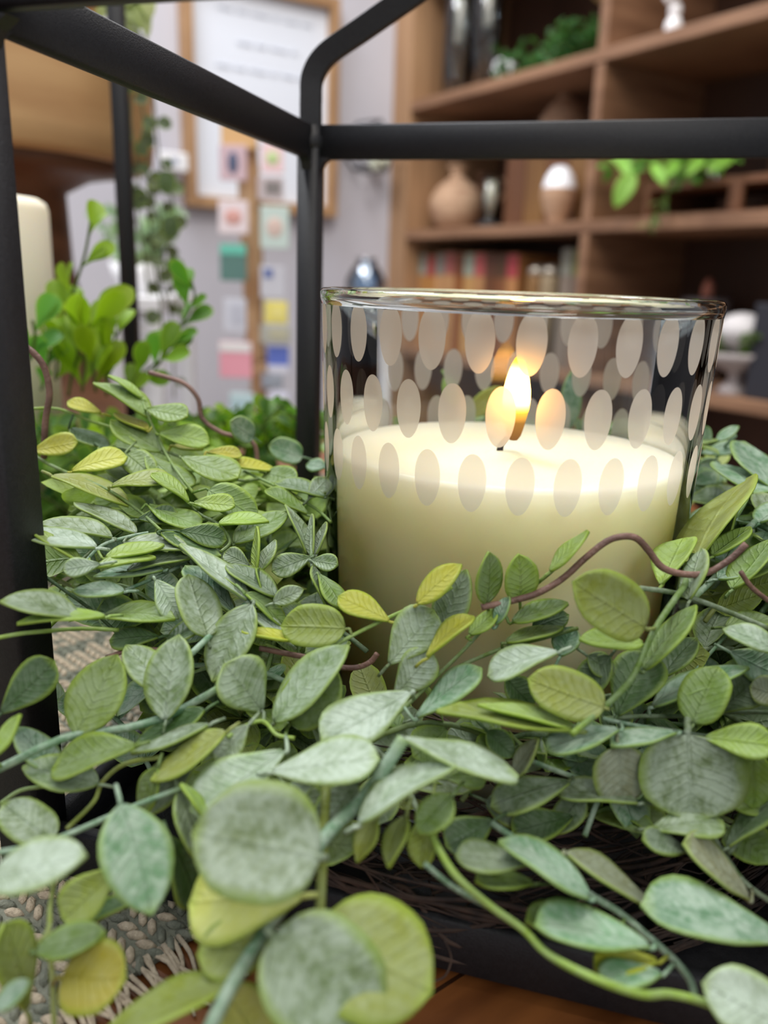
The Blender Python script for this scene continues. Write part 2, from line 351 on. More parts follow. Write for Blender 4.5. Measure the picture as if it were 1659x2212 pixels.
def leaf(mb, base, tip, width, nrm, col, shape='ov', cup=.12, bend=.06, nu=12, nv=8, thick=.0004, ruf=0, petiole=None, skew=0):
    base = V(base); tip = V(tip); ax = tip-base; L = ax.length
    if L < 1e-5: return
    ax = ax/L; nrm = (nrm-ax*nrm.dot(ax))
    if nrm.length < 1e-5: nrm = ax.orthogonal()
    nrm.normalize(); sd = ax.cross(nrm)
    vs = []; uv = []
    us = sorted(set([a for a, _ in PROF[shape]])) if nu >= 10 else [i/nu for i in range(nu+1)]
    if nu >= 10:
        us = [0, .04, .1, .18, .28, .4, .52, .64, .75, .84, .91, .955, .985, 1.0]
    nu_ = len(us)-1; hw = width/2
    ph = R_.random()*6
    for s_ in ((1,) if not thick else (1, -1)):
        for u in us:
            w_ = pr_at(PROF[shape], u)*hw
            for k in range(nv+1):
                v = -1+2*k/nv
                z = cup*hw*2*(v*v)*(w_/hw if hw else 0) - bend*L*(2*u-1)**2*1.0 + bend*L + ruf*hw*math.sin(u*9+v*3+ph)*abs(v)
                th = thick*.5*s_*(1 if abs(v) < .99 and 0 < u < 1 else .7)
                if thick and abs(v) < .99: th += thick*.35*s_*(abs(v) > .7)
                vs.append(base+ax*(u*L)+sd*(v*w_+skew*hw*math.sin(u*PI))+nrm*(z+th)); uv.append((u, (v+1)/2))
    fs = []; W = nv+1; off = (nu_+1)*W
    for i in range(nu_):
        for k in range(nv):
            a = i*W+k
            fs.append((a, a+1, a+W+1, a+W))
            if thick: fs.append((a+off, a+W+off, a+W+1+off, a+1+off))
    if thick:
        for i in range(nu_):
            a = i*W; fs.append((a, a+W, a+W+off, a+off)); a = i*W+nv; fs.append((a, a+off, a+W+off, a+W))
        for k in range(nv):
            a = k; fs.append((a, a+off, a+1+off, a+1)); a = nu_*W+k; fs.append((a, a+1, a+1+off, a+off))
    mb.add(vs, fs, uv, col)
    # midrib on the back and the petiole
    if thick and nu >= 10:
        r = max(.0002, width*.018)
        pts = [base+ax*(u*L)+nrm*(-bend*L*(2*u-1)**2+bend*L-thick*.6) for u in (0, .3, .6, .9)]
        if petiole is not None: pts = [V(petiole), base-ax*.001]+pts
        mb.tube(pts, [r*1.9]*(len(pts)-1)+[r*.4], 5, col, 2)
    elif petiole is not None:
        mb.tube([V(petiole), base], width*.03, 4, col, 1)
def C(rgb, p=0, var=10):
    d = R_.uniform(-var, var); g = R_.uniform(-var*.4, var*.4)
    return (*lin((min(255, max(0, rgb[0]+d)), min(255, max(0, rgb[1]+d+g)), min(255, max(0, rgb[2]+d*.8)))), p)
KIND = {'S': ((122, 145, 96), .6), 'W': ((164, 186, 154), .95), 'G': ((122, 152, 66), .25), 'Y': ((196, 198, 64), .12), 'P': ((214, 218, 116), .2), 'T': ((118, 160, 122), .7),
        'Z': ((168, 160, 44), .1), 'D': ((72, 106, 50), .15), 'O': ((152, 166, 70), .2), 'B': ((140, 144, 108), .4), 'L': ((160, 190, 80), .25), 'N': ((96, 122, 76), .35)}
def kc(k): a, p = KIND[k]; return C([x*.95 for x in a], p, 11)

def spray(mb_s, mb_l, pts, kind, L, W, shape='sp', step=None, r=.0006, colr=None, spread=.9, hang=False, nv=4, nu=7):
    """leaves in pairs along a stem"""
    pts = [V(p) for p in pts]; col0 = C(colr or (96, 120, 50))
    mb_s.tube(pts, r, 6, col0)
    tot = 0; step = step or L*.5
    for a, b in zip(pts[:-1], pts[1:]):
        d = b-a; n_ = max(1, int(d.length/step))
        for i in range(n_):
            p = a+d*((i+R_.random()*.5)/n_); T = d.normalized()
            for s_ in (-1, 1):
                if R_.random() < .12: continue
                ph = R_.random()*2*PI; o = T.orthogonal().normalized(); o = (o*math.cos(ph)+T.cross(o)*math.sin(ph))
                dr = (T*(.75)+o*spread).normalized()
                if hang: dr = (o+V((0, 0, -.7))).normalized()
                k = R_.uniform(.75, 1.15); c = C(kind, .0, 16)
                nn = (V((0, -1, .6))+V((R_.uniform(-.8, .8), R_.uniform(-.8, .8), R_.uniform(-.8, .8)))).normalized()
                leaf(mb_l, p+dr*L*.08, p+dr*L*k, W*k, nn, c, shape, .12, .08, nu, nv, 0, petiole=p)
# greenery on upper shelf
c = shp(1190, .08, S1, 100); t = thing('dark_greenery', 'dark green leafy bush under a shallow wooden bowl on the top shelf', 'plant', c)
ms, ml = MB(), MB()
for i in range(34):
    a = sh(R_.uniform(1100, 1275), 100, .08); p = ROOM @ V((min(a[0], .58), R_.uniform(.03, .16), S1+.004))
    k = (a[0]/.6); h = .035+.06*k
    spray(ms, ml, [p, p+V((R_.uniform(-.02, .02), R_.uniform(-.02, .01), h*.6)), p+V((R_.uniform(-.03, .03), R_.uniform(-.03, .01), h*R_.uniform(.8, 1.1)))], (44, 104, 52), .024, .012, 'ov')
ms.build('stem', LEAFB, t); ml.build('foliage', LEAFB, t)
c = ROOM @ V((.50, .17, S1+.118))
t = thing('wooden_bowl', 'shallow tilted wooden bowl over the dark greenery on the top shelf', 'bowl', c)
mb = MB(); mb.lathe([(0, .0), (.04, 0), (.075, .025), (.088, .05), (.084, .05), (.07, .028), (.038, .008), (0, .006)], 36, V((0, 0, 0)))
Mt = Matrix.Translation(c) @ Matrix.Rotation(.0, 4, 'X'); mb.v = [tuple(Mt @ V(q)) for q in mb.v]; mb.build('bowl', WOODL, t)
MB().lathe([(0, 0), (.018, 0), (.012, -.118), (.03, -.1179), (0, -.1179)][::-1], 20, c).build('pedestal_foot', WOODS, t)
o = MB().ell(c+V((0, 0, .05)), (.03, .03, .034), 16, 10).build('white_ball', WHITE); tag(o, 'white ball resting in the shallow wooden bowl on the top shelf', 'ornament')
# white figurine
c = shp(1458, .06, S1, 30); t = thing('white_figurine', 'small glossy white figurine at the right of the top shelf', 'figurine', c)
POR = mat('porcelain', (240, 238, 240), .2)
mb = MB(); mb.ell(c+V((0, 0, .02)), (.016, .014, .021)); mb.ell(c+V((0, 0, .047)), (.012, .011, .015)); mb.lathe([(0, 0), (.015, 0), (.012, .008), (0, .01)], 20, c); mb.build('body', POR, t)
mb = MB(); mb.ell(c+V((-.006, -.006, .07)), (.012, .012, .012)); mb.ell(c+V((-.014, -.01, .068)), (.006, .006, .004)); mb.build('head', POR, t)
mb = MB(); mb.tube([c+V((.0, 0, .05)), c+V((-.014, -.004, .058)), c+V((-.024, -.006, .068))], .004); mb.build('arm', POR, t)

# right compartment of the middle shelf
t0 = .70
r = thing('wooden_tray_crate', 'low wooden crate with open front under the trailing green plant', 'crate', ROOM @ V((.86, .12, S2)))
za, zb = S2, S2+.062
for (a, b, y0, y1, z0, z1) in ((.70, 1.0, .05, .25, za, za+.008), (.70, 1.0, .05, .25, zb-.012, zb), (.70, .712, .05, .25, za+.008, zb-.012), (.988, 1.0, .05, .25, za+.008, zb-.012), (.88, .905, .05, .06, za+.008, zb-.012)):
    MB().box(a, b, y0, y1, z0, z1, ROOM).build('board', CR1, r, False, .001)
r = thing('wooden_box', 'dark wooden box standing at the back of the right middle compartment', 'box', ROOM @ V((1.0, .25, S2)))
MB().box(.80, 1.2, .262, .286, S2+.0, S2+.15, ROOM).build('body', WOODS, r, False, .002)
MB().box(.795, 1.205, .26, .287, S2+.15, S2+.158, ROOM).build('lid', WOODS, r, False, .002)
c = ROOM @ V((.80, .05, zb)); t = thing('trailing_plant', 'bright green trailing leafy plant spilling over the edge of the middle shelf', 'plant', c)
ms, ml = MB(), MB()
for (x, y, L_, W_) in ((1330, 350, .05, .024), (1370, 400, .06, .035), (1420, 380, .05, .02), (1470, 370, .05, .02), (1520, 365, .05, .02), (1580, 365, .05, .02), (1350, 370, .04, .022)):
    a = sh(x, y, .0); p1 = ROOM @ V((a[0], -.01, a[1]+.012)); d = V((R_.uniform(-.5, .2), -.2, -.9 if y > 390 else -.2)).normalized()
    leaf(ml, p1-d*.01, p1+d*L_, W_, V((-.2, -1, .3)), C((150, 200, 84), 0), 'ov', .1, .1, 12, 8, .0006, petiole=c+V((0, 0, .03)))
for x0, x1_ in ((1400, 1320), (1450, 1380), (1500, 1470), (1560, 1540), (1600, 1600)):
    a = sh(x0, 380, .05); b = sh(x1_, 352, .02)
    spray(ms, ml, [c, ROOM @ V(((a[0]+.8)/2, .05, zb+.025)), ROOM @ V((a[0], .02, zb+.03)), ROOM @ V((b[0], .0, zb+.03))], (96, 158, 58), .04, .017, 'ov')
a = sh(1470, 390, -.01); b = sh(1400, 500, -.02)
spray(ms, ml, [c, ROOM @ V((a[0], -.01, a[1])), ROOM @ V(((a[0]+b[0])/2, -.02, (a[1]+b[1])/2+.01)), ROOM @ V((b[0], -.025, b[1]))], (90, 120, 70), .026, .009, 'la', r=.0018)
ms.build('stem', LEAFB, t); ml.build('foliage', LEAFB, t)
c = shp(1558, .06, S2+.062, 240)
lathe_thing('drinking_glass', 'clear faceted glass standing on the low wooden crate', 'glass', c, [(0, 0), (.018, 0), (.024, .09), (.0225, .09), (.017, .006), (0, .006)], SGLASS)
c = shp(1475, .1, S2+.062, 250)
t = lathe_thing('glass_bottle', 'small clear stoppered bottle glinting behind the black bar on the crate', 'bottle', c, [(0, 0), (.016, 0), (.018, .045), (.006, .065), (.006, .08), (.004, .08), (.004, .062), (0, .06)], SGLASS)
MB().ell(c+V((0, 0, .088)), .008).build('stopper', POR, t)
# books
def book(t0, w_, y0, h, z0, col, top, lab, lean=0, grp=None, dep=.15):
    c = ROOM @ V((t0+w_/2, y0+dep/2, z0)); r = thing('book', lab, 'book', c, grp)
    cov = mat('book_cover', col, .6, tuple(max(0, x-18) for x in col), 30, (1, 1, .3)); 
    mb = MB(); mb.box(t0, t0+.002, y0, y0+dep, z0, z0+h, ROOM); mb.box(t0+w_-.002, t0+w_, y0, y0+dep, z0, z0+h, ROOM); mb.box(t0, t0+w_, y0, y0+.002, z0, z0+h, ROOM); mb.build('cover', cov, r, False)
    MB().box(t0+.002, t0+w_-.002, y0+.002, y0+dep-.004, z0+.003, z0+h-.004, ROOM).build('pages', mat('pages', (225, 212, 185), .9), r, False)
    MB().box(t0+.0005, t0+w_-.0005, y0-.0008, y0, z0+h*.78, z0+h*.99, ROOM).build('spine_label', mat('spine_label', top, .6), r, False)
    return r
tt = sh(903, 580, .05)[0]; end = sh(1122, 560, .05)[0]
cols = [((190, 138, 84), (150, 160, 150)), ((196, 140, 80), (166, 74, 68)), ((202, 152, 104), (130, 128, 118)), ((196, 148, 100), (160, 90, 84)), ((150, 92, 46), (112, 60, 34)), ((204, 158, 100), (150, 158, 140)), ((190, 140, 92), (176, 84, 82)), ((120, 76, 46), (92, 54, 36)), ((134, 84, 50), (84, 56, 34)), ((188, 132, 82), (170, 66, 70))]
names = ['orange', 'amber', 'sand', 'tan', 'rust', 'wheat', 'beige', 'umber', 'chestnut', 'copper']
tops = ['sage', 'red', 'grey', 'rose', 'brown', 'pale green', 'crimson', 'dark', 'olive', 'deep red']
ww = (end-tt)/len(cols)
for i, (a, b) in enumerate(cols):
    book(tt+ww*i, ww-.0015, .05, .236+R_.uniform(-.004, .004), S0, a, b, '%s spined book with %s top label in the row behind the jar' % (names[i], tops[i]), grp='row of old books on the lower shelf')
tt = sh(1212, 580, .05)[0]; ww = (.592-tt)/3
for i, (a, b, nm) in enumerate((((150, 134, 120), (140, 138, 124), 'grey'), ((140, 122, 108), (110, 112, 60), 'taupe'), ((156, 104, 76), (190, 84, 50), 'terracotta'))):
    book(tt+ww*i, ww-.0015, .05, .243, S0, a, b, '%s spined book standing against the divider on the lower shelf' % nm, grp='three books beside the divider')
for i, (x, nm) in enumerate(((1160, 'left'), (1190, 'right'))):
    c = shp(x, .06, S0, 600); t = thing('lidded_jar', '%s one of the two small lidded jars between the books' % nm, 'jar', c, 'small jars between the books')
    MB().lathe([(0, 0), (.02, 0), (.021, .18), (.018, .19), (0, .19)], 24, c).build('body', [CR2, mat('stone_jar', (150, 130, 100), .6)][i], t)
    MB().lathe([(0, .19), (.0195, .19), (.0195, .2), (.012, .208), (0, .21)], 24, c).build('lid', mat('pewter', (190, 180, 165), .3, metal=.6), t)
# books at the right end of the middle shelf and lower right items
for i, (cc, nm) in enumerate((((222, 200, 170), 'cream'), ((150, 92, 52), 'brown'), ((196, 160, 120), 'tan'))):
    book(1.04+.03*i, .028, .03, .115, S2, cc, (120, 80, 50), '%s book at the right end beyond the low wooden crate' % nm, grp='books beyond the crate')
c = shp(1605, .05, S0, 700)
def zpx(x, y, ins): return sh(x, y, ins)[1]
t = thing('footed_planter', 'white footed bowl with green moss beside the black box on the lower shelf', 'planter', c)
MB().lathe([(0, 0), (.03, 0), (.022, .012), (.012, .02), (.012, .035), (.05, .055), (.06, .07), (.056, .07), (.03, .055), (0, .05)], 32, c).build('bowl', mat('grey_white_ceramic', (170, 160, 158), .5), t)
ms, ml = MB(), MB()
for i in range(26):
    a = R_.random()*2*PI; q = c+V((.04*math.cos(a), .04*math.sin(a), .066)); spray(ms, ml, [q, q+V((.01*math.cos(a), .01*math.sin(a), .02)), q+V((.018*math.cos(a), .018*math.sin(a), .034))], (92, 118, 66), .016, .009, 'ov')
ml.build('foliage', LEAFB, t)
MB().ell(c+V((0.0, 0, .105)), (.042, .042, .03), 24, 12).build('white_globe', mat('matte_white', (205, 200, 200), .7), t)
c = shp(1530, .2, S0, 620)
t = thing('pink_tipped_candle', 'white pillar with a pink tip far behind the right edge of the jar', 'candle', c)
hz = zpx(1526, 620, .2)-S0
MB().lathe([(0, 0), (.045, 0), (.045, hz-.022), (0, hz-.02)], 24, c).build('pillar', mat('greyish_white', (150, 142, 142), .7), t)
MB().lathe([(0, hz-.022), (.012, hz-.022), (.011, hz), (.004, hz+.015), (0, hz+.016)], 16, c).build('tip', mat('pink_tip', (230, 150, 125), .6), t)
x0 = sh(1628, 700, .02)[0]
o = thing('black_box', 'tall black box standing on the lower shelf at the right edge', 'box', ROOM @ V((x0+.06, .06, S0)))
hz = zpx(1640, 655, .02)
MB().box(x0, x0+.16, .02, .14, S0, hz-.01, ROOM).build('body', mat('matte_black', (36, 36, 44), .6), o, False, .002)
MB().box(x0-.001, x0+.161, .019, .141, hz-.01, hz, ROOM).build('lid', mat('matte_black_lid', (44, 44, 52), .6), o, False, .002)

# ------------------------------------------------------------------ the wall on the left
WP = B0-DD*.10
def wl(x, y, off=0):           # wall coordinates (s along NN, z)
    P = pl(x, y, WP+DD*off, DD); q = P-WP; return q.dot(NN), P.z
WM = Matrix(((NN.x, DD.x, 0, WP.x), (NN.y, DD.y, 0, WP.y), (0, 0, 1, 0), (0, 0, 0, 1)))   # x along wall, y out of the wall
sL, zb_ = wl(405, 443, .03); sR, _ = wl(728, 470, .03); zb_ = (zb_+_)/2; zt_ = .78
sg = thing('framed_sign', 'large white framed wall sign with faint grey lines of writing', 'sign', WM @ V(((sL+sR)/2, 0, zb_)))
MB().box(sL+.012, sR-.012, .001, .012, zb_+.012, zt_-.012, WM).build('panel', PAPER, sg, False)
FW_ = .024
for b in ((sL, sL+FW_, zb_, zt_), (sR-FW_, sR, zb_, zt_), (sL+FW_, sR-FW_, zb_, zb_+FW_), (sL+FW_, sR-FW_, zt_-FW_, zt_)):
    MB().box(b[0], b[1], .0, .032, b[2], b[3], WM).build('frame', FRAME, sg, False, .001)
for (xa, xb, yc) in ((470, 665, 32), (512, 640, 100), (466, 655, 152), (500, 650, -25)):
    a = wl(xa, yc, .013); b = wl(xb, yc+6, .013); mb = MB(); n_ = 8; pts = []
    zz = (a[1]+b[1])/2; h = .009
    k = 0; s = a[0]
    words = [4, 3, 5, 2]
    while s < b[0]:
        for q in range(words[k % 4]):
            pts = [WM @ V((s+.0006*i, .0135, zz+h*.5*math.sin(i*1.1+q)*(.6+.4*((q+k) % 2)))) for i in range(14)]
            mb.tube(pts, .0009, 4, sub=1); s += .009
        s += .008; k += 1
    mb.build('writing', INK, sg)
# white price card bracket at left of sign
a = wl(345, 325, .05); b = wl(408, 372, .05)
o = thing('price_card', 'small white card holder fixed to the wall left of the framed sign', 'card holder', WM @ V((a[0], .02, b[1])))
MB().box(a[0], b[0], .04, .05, b[1], a[1], WM).build('card', WHITE, o, False, .003)
MB().box(a[0]+.01, b[0]-.01, 0, .04, b[1]+.01, b[1]+.02, WM).build('bracket', mat('grey_plastic', (150, 150, 160), .5), o, False)
MB().box((a[0]+b[0])/2-.008, (a[0]+b[0])/2+.008, .05, .0505, b[1]+.012, a[1]-.012, WM).build('grey_mark', mat('grey_mark', (150, 158, 180), .7), o, False)
# wire terrarium
a = wl(800, 318, .06); c = WM @ V((a[0], .05, a[1]))
t = thing('wire_terrarium', 'dark wire geometric cage holding a pale round ball on the wall', 'ornament', c)
r1 = .064; mb = MB(); ring = []
for k in range(6): ring.append(k*PI/3+.2)
def wv(s_, d_, z_): return WM @ V((a[0]+s_, .05+d_, a[1]+z_))
F = [wv(r1*math.cos(q), .022, r1*math.sin(q)) for q in ring]; G = [wv(r1*.72*math.cos(q), -.048, r1*.72*math.sin(q)) for q in ring]
for k in range(6):
    for p, q in ((F[k], F[(k+1) % 6]), (G[k], G[(k+1) % 6]), (F[k], G[k])): mb.tube([p, q], .0036, 6, sub=1)
mb.build('cage', mat('dark_wire', (70, 72, 80), .4), t)
bq = wl(822, 350, .05); MB().ell(WM @ V((bq[0], .045, bq[1])), .026, 20, 12).build('ball', mat('pale_ball', (225, 228, 205), .6), t)
mb = MB(); mb.lathe([(.026, -.005), (.032, 0), (.026, .005)], 24, V((0, 0, 0)), True); Mq = Matrix.Translation(WM @ V((bq[0], .045, bq[1]))) @ Matrix.Rotation(.9, 4, 'Y'); mb.v = [tuple(Mq @ V(q)) for q in mb.v]
mb.build('band', mat('bronze_band', (110, 92, 66), .4), t)
# tall plant stand with bluish glass
q = wl(795, 600, .14); c0 = WM @ V((q[0], .13, 0)); hz = q[1]-.05
t = thing('plant_stand', 'slim white stand carrying a pale blue glass vase by the wall', 'stand', V((c0.x, c0.y, FLOOR)))
MB().lathe([(0, hz-.02), (.07, hz-.02), (.07, hz-.005), (0, hz-.005)], 32, V((c0.x, c0.y, 0))).build('top', WHITE, t)
for k in range(3):
    q_ = k*2*PI/3; MB().tube([V((c0.x+.05*math.cos(q_), c0.y+.05*math.sin(q_), hz-.02)), V((c0.x+.08*math.cos(q_), c0.y+.08*math.sin(q_), FLOOR))], .007, 8, sub=1).build('leg', WHITE, t)
lathe_thing('blue_glass_vase', 'pale blue rounded glass vase by the wall above the rim of the jar', 'vase', V((c0.x, c0.y, hz-.005)), [(0, 0), (.03, 0), (.045, .02), (.05, .045), (.035, .075), (.02, .09), (.026, .1), (.023, .1), (.016, .09), (.03, .072), (.045, .045), (.04, .022), (.026, .006), (0, .005)], glassy('blue_glass', (.72, .84, .95), 1.5, .05, .12))

# card rack on a driftwood post
YR = 1.45
def cz(x, y, Y=YR): return at(x, y, Y)
top = cz(515, 262); 
t = thing('card_rack', 'driftwood post display rack standing on the floor before the framed sign', 'display rack', V((cz(580, 900).x, YR, FLOOR)))
mb = MB()
pts = [cz(x, y) for x, y in ((516, 250), (535, 350), (540, 450), (545, 560), (548, 680), (556, 780), (566, 880))]
pts = pts+[V((pts[-1].x+.02, YR, FLOOR))]
mb.tube(pts, [.026, .018, .019, .018, .016, .017, .018, .022], 10, sub=5)
mb.build('post', DRIFT, t)
MB().lathe([(0, 0), (.14, 0), (.14, .02), (0, .02)], 32, V((pts[-1].x, YR, FLOOR))).build('base', DRIFT, t)
mb = MB(); p = cz(522, 285); mb.box(p.x-.028, p.x+.028, YR-.03, YR-.022, p.z-.03, p.z+.03); mb.build('header_board', mat('honey_wood', (214, 172, 120), .6), t, False, .002)
cards = [  # x0,y0,x1,y1, main, accent, kind of accent, label
 (473, 312, 533, 391, (206, 178, 186), (84, 92, 120), 'o', 'pink gift card with a navy oval, topmost on the left of the rack'),
 (471, 432, 536, 506, (232, 216, 220), (214, 160, 152), 'c', 'white gift card with a blush flower motif below the navy oval card'),
 (474, 526, 533, 608, (92, 128, 122), (108, 196, 176), 't', 'dark green gift card with a turquoise top edge'),
 (483, 644, 532, 717, (214, 216, 228), (196, 198, 212), 'b', 'pale grey gift card on the left of the rack above the pink one'),
 (473, 737, 544, 817, (240, 166, 182), (238, 236, 236), 't', 'bright pink gift card with a white top edge'),
 (496, 848, 548, 897, (190, 220, 228), (208, 232, 236), 't', 'light blue gift card, lowest on the left of the rack'),
 (565, 309, 612, 374, (238, 204, 206), (190, 210, 150), 'c', 'pink gift card with a green motif, topmost on the right of the rack'),
 (556, 380, 612, 432, (196, 182, 184), (130, 124, 122), 'b', 'taupe gift card with a dark grey square'),
 (562, 444, 624, 538, (198, 214, 208), (214, 190, 180), 'c', 'tall pale mint gift card on the right of the rack'),
 (562, 573, 616, 644, (204, 204, 214), (92, 110, 168), 's', 'grey gift card with a small navy corner mark'),
 (571, 650, 621, 700, (234, 220, 116), (240, 228, 140), 'b', 'yellow gift card on the right of the rack'),
 (562, 702, 628, 743, (178, 178, 170), (190, 186, 160), 'b', 'olive grey gift card directly under the yellow one'),
 (577, 747, 624, 806, (104, 124, 208), (226, 226, 238), 'l', 'blue gift card with a white lower edge'),
 (565, 808, 610, 840, (150, 156, 170), (160, 166, 176), 'b', 'slate grey gift card under the blue one'),
 (577, 846, 624, 897, (216, 216, 234), (226, 226, 240), 'b', 'lavender white gift card, lowest on the right of the rack')]
for i, (x0, y0, x1, y1, c1, c2, kd, lab) in enumerate(cards):
    Y = YR-.045-.003*(i % 3); a = at(x0, y0, Y); b = at(x1, y1, Y); cx = (a.x+b.x)/2
    r = thing('gift_card', lab, 'card', V((cx, Y, b.z)), 'gift cards on the driftwood rack')
    MB().box(a.x, b.x, Y, Y+.004, b.z, a.z).build('card', mat('card_stock', c1, .5), r, False, .001)
    w_, h = b.x-a.x, a.z-b.z; m2 = mat('card_print', c2, .5)
    bx = {'t': (.02, .98, .72, .99), 'l': (.02, .98, .01, .28), 'b': (.3, .9, .25, .8), 's': (.15, .5, .62, .9)}.get(kd)
    if bx: MB().box(a.x+w_*bx[0], a.x+w_*bx[1], Y-.0008, Y, b.z+h*bx[2], b.z+h*bx[3]).build('print', m2, r, False)
    else: MB().ell(V((cx, Y, b.z+h*.5)), (w_*.2, .001, h*.32) if kd == 'o' else (w_*.3, .001, h*.24), 20, 8).build('print', m2, r)
    if True:
        hk = cz(550, y0+6); MB().tube([V((cx, Y+.004, a.z-.004)), V(((cx*.5+hk.x*.5), YR-.03, a.z)), V((hk.x, YR-.0, a.z))], .0012, 6).build('hook', mat('hook_wire', (170, 165, 160), .3, metal=.8), r)

# ------------------------------------------------------------------ display table
tb = thing('display_table', 'warm brown plank table carrying the lantern and the greenery', 'table', (-.1, .4, FLOOR))
TM = table_mat()
MB().box(-.95, .235, -.25, .86, -.032, 0).build('tabletop', TM, tb, False, .003)
for x in (-.88, .17):
    for y in (-.18, .79): MB().box(x-.03, x+.03, y-.03, y+.03, FLOOR, -.032).build('leg', TM, tb, False, .003)
MB().box(-.85, .14, .76, .785, -.12, -.032).build('apron', TM, tb, False)

# white display boxes far left behind the pedestal
p = at(262, 560, 1.2)
o = thing('white_side_table', 'white side table seen between the pedestal and the hanging vine', 'table', V((p.x-.02, 1.25, FLOOR)))
a0, a1 = at(215, 640, 1.2), at(345, 660, 1.2)
MB().box(a0.x, a1.x, 1.2, 1.42, a1.z-.01, a1.z+.012).build('top', WHITE, o, False, .003)
for x in (a0.x+.012, a1.x-.012):
    for y in (1.215, 1.405): MB().box(x-.01, x+.01, y-.01, y+.01, FLOOR, a1.z-.01).build('leg', WHITE, o, False)
MB().box(a0.x+.01, a1.x-.01, 1.21, 1.222, a1.z-.3, a1.z-.01).build('front_panel', mat('warm_white', (222, 220, 222), .7), o, False)
mb = MB(); c_ = at(308, 760, 1.195)
for k in range(5): mb.tube([c_+V((-.012+.006*((k*37) % 5)/2, 0, .045-.02*k)), c_+V((.004, 0, .04-.02*k)), c_+V((.012, 0, .046-.02*k))], .0014, 5)
mb.build('grey_motif', mat('grey_motif', (176, 176, 186), .8), o)
a0, a1 = at(222, 560, 1.22), at(322, 640, 1.22)
o = thing('white_planter', 'white tapered planter with pale foliage standing on the white side table', 'planter', V(((a0.x+a1.x)/2, 1.28, a1.z)))
cx = (a0.x+a1.x)/2; ztab = at(345, 660, 1.2).z+.012
MB().lathe([(0, ztab), (.026, ztab), (.038, ztab+.045), (.034, ztab+.045), (0, ztab+.04)], 28, V((cx, 1.27, 0))).build('pot', WHITE, o)
ms, ml = MB(), MB()
for i in range(16):
    a = R_.random()*2*PI; q = V((cx+.02*math.cos(a), 1.27+.02*math.sin(a), ztab+.04)); spray(ms, ml, [q, q+V((.02*math.cos(a), .02*math.sin(a), .035)), q+V((.04*math.cos(a), .03*math.sin(a), .05+R_.uniform(0, .035)))], (150, 176, 150), .022, .014, 'ov')
ms.build('stem', LEAFB, o); ml.build('foliage', LEAFB, o)

# wooden pedestal riser
YP = .74
pe = at(-35, 500, YP); zs0 = at(120, 315, YP-.115).z; rad = .142; 
pd = thing('wooden_pedestal', 'turned pedestal with a thick pale wooden slab on a dark brown column', 'pedestal', V((pe.x, YP, 0)))
c = V((pe.x, YP, 0)); st = 1.0
MB().lathe([(0, zs0), (rad*.94, zs0), (rad*.985, zs0+.006), (rad, zs0+.02), (rad, zs0+.085), (rad*.985, zs0+.095), (0, zs0+.097)], 72, c, jig=lambda a, z: 1+.006*math.sin(3*a)).build('slab', WOODL, pd)
MB().lathe([(0, 0), (.135, 0), (.135, .02), (.115, .035), (.1, .05), (.088, .08), (.078, .12), (.07, .16), (.068, zs0-.02), (.09, zs0-.008), (.128, zs0), (0, zs0)], 56, c).build('column', WOODP, pd)
# trailing vine from the slab
vx = at(300, 300, .70)
hv = thing('hanging_vine', 'dusty green vine with round coin leaves trailing past the pedestal slab', 'plant', V((pe.x+rad*.8, .70, zs0+.097)))
strands = [[(262, 40), (292, 60), (300, 180), (316, 300), (322, 420), (330, 540), (345, 640), (352, 760)],
           [(262, 40), (285, 50), (290, 150), (282, 260), (300, 380), (298, 470), (312, 560), (322, 640)],
           [(262, 40), (310, 60), (330, 200), (340, 300), (350, 370), (372, 430), (374, 500), (352, 560), (380, 600), (384, 680)],
           [(262, 40), (296, 60), (305, 140), (300, 330), (336, 440), (352, 520), (345, 600), (372, 700), (376, 860)]]
ms, ml = MB(), MB()
for si, st in enumerate(strands):
    Yv = .67+.02*si
    P = [at(x, y, Yv+(.06 if i == 0 else 0)) for i, (x, y) in enumerate(st)]
    ms.tube(P, .0008, 5, C((110, 120, 84)))
    for a, b in zip(P[1:-1], P[2:]):
        for k in range(2):
            p = a.lerp(b, (k+R_.random()*.6)/2); s_ = 1 if k % 2 else -1
            d = V((s_*R_.uniform(.5, 1), R_.uniform(-.6, .3), R_.uniform(-.9, .2))).normalized(); L_ = R_.uniform(.008, .0125)
            leaf(ml, p+d*.002, p+d*(L_+.002), L_*.95, V((R_.uniform(-.9, .9), -1, R_.uniform(-.3, .6))), C((84, 100, 58), .15, 12), 'rd', .1, .05, 8, 6, 0, petiole=p)
for (x, y) in ((362, 395), (371, 492), (379, 580), (300, 430)):
    p = at(x, y, .69); leaf(ml, p+V((0, 0, .009)), p-V((0.001, 0, .009)), .015, V((.1, -1, .2)), C((84, 108, 58), .1), 'rd', .1, .05, 8, 6, 0)
for i in range(12):      # the leafy crown above, spilling over the slab edge
    q = at(R_.uniform(255, 330), R_.uniform(-60, 40), .69); 
    leaf(ml, q, q+V((R_.uniform(-.02, .02), -.008, R_.uniform(-.03, -.01))), .012, V((R_.uniform(-.6, .6), -1, .4)), C((164, 176, 104), .2), 'ov', .1, .1, 8, 6, 0, petiole=q+V((0, .01, .01)))
ms.build('strand', LEAF, hv); ml.build('foliage', LEAF, hv)
mb = MB(); pc = V((pe.x+rad*.55, .72, zs0+.097)); mb.lathe([(0, 0), (.03, 0), (.04, .06), (.036, .06), (0, .055)], 28, pc); mb.build('pot', CLAY, hv)

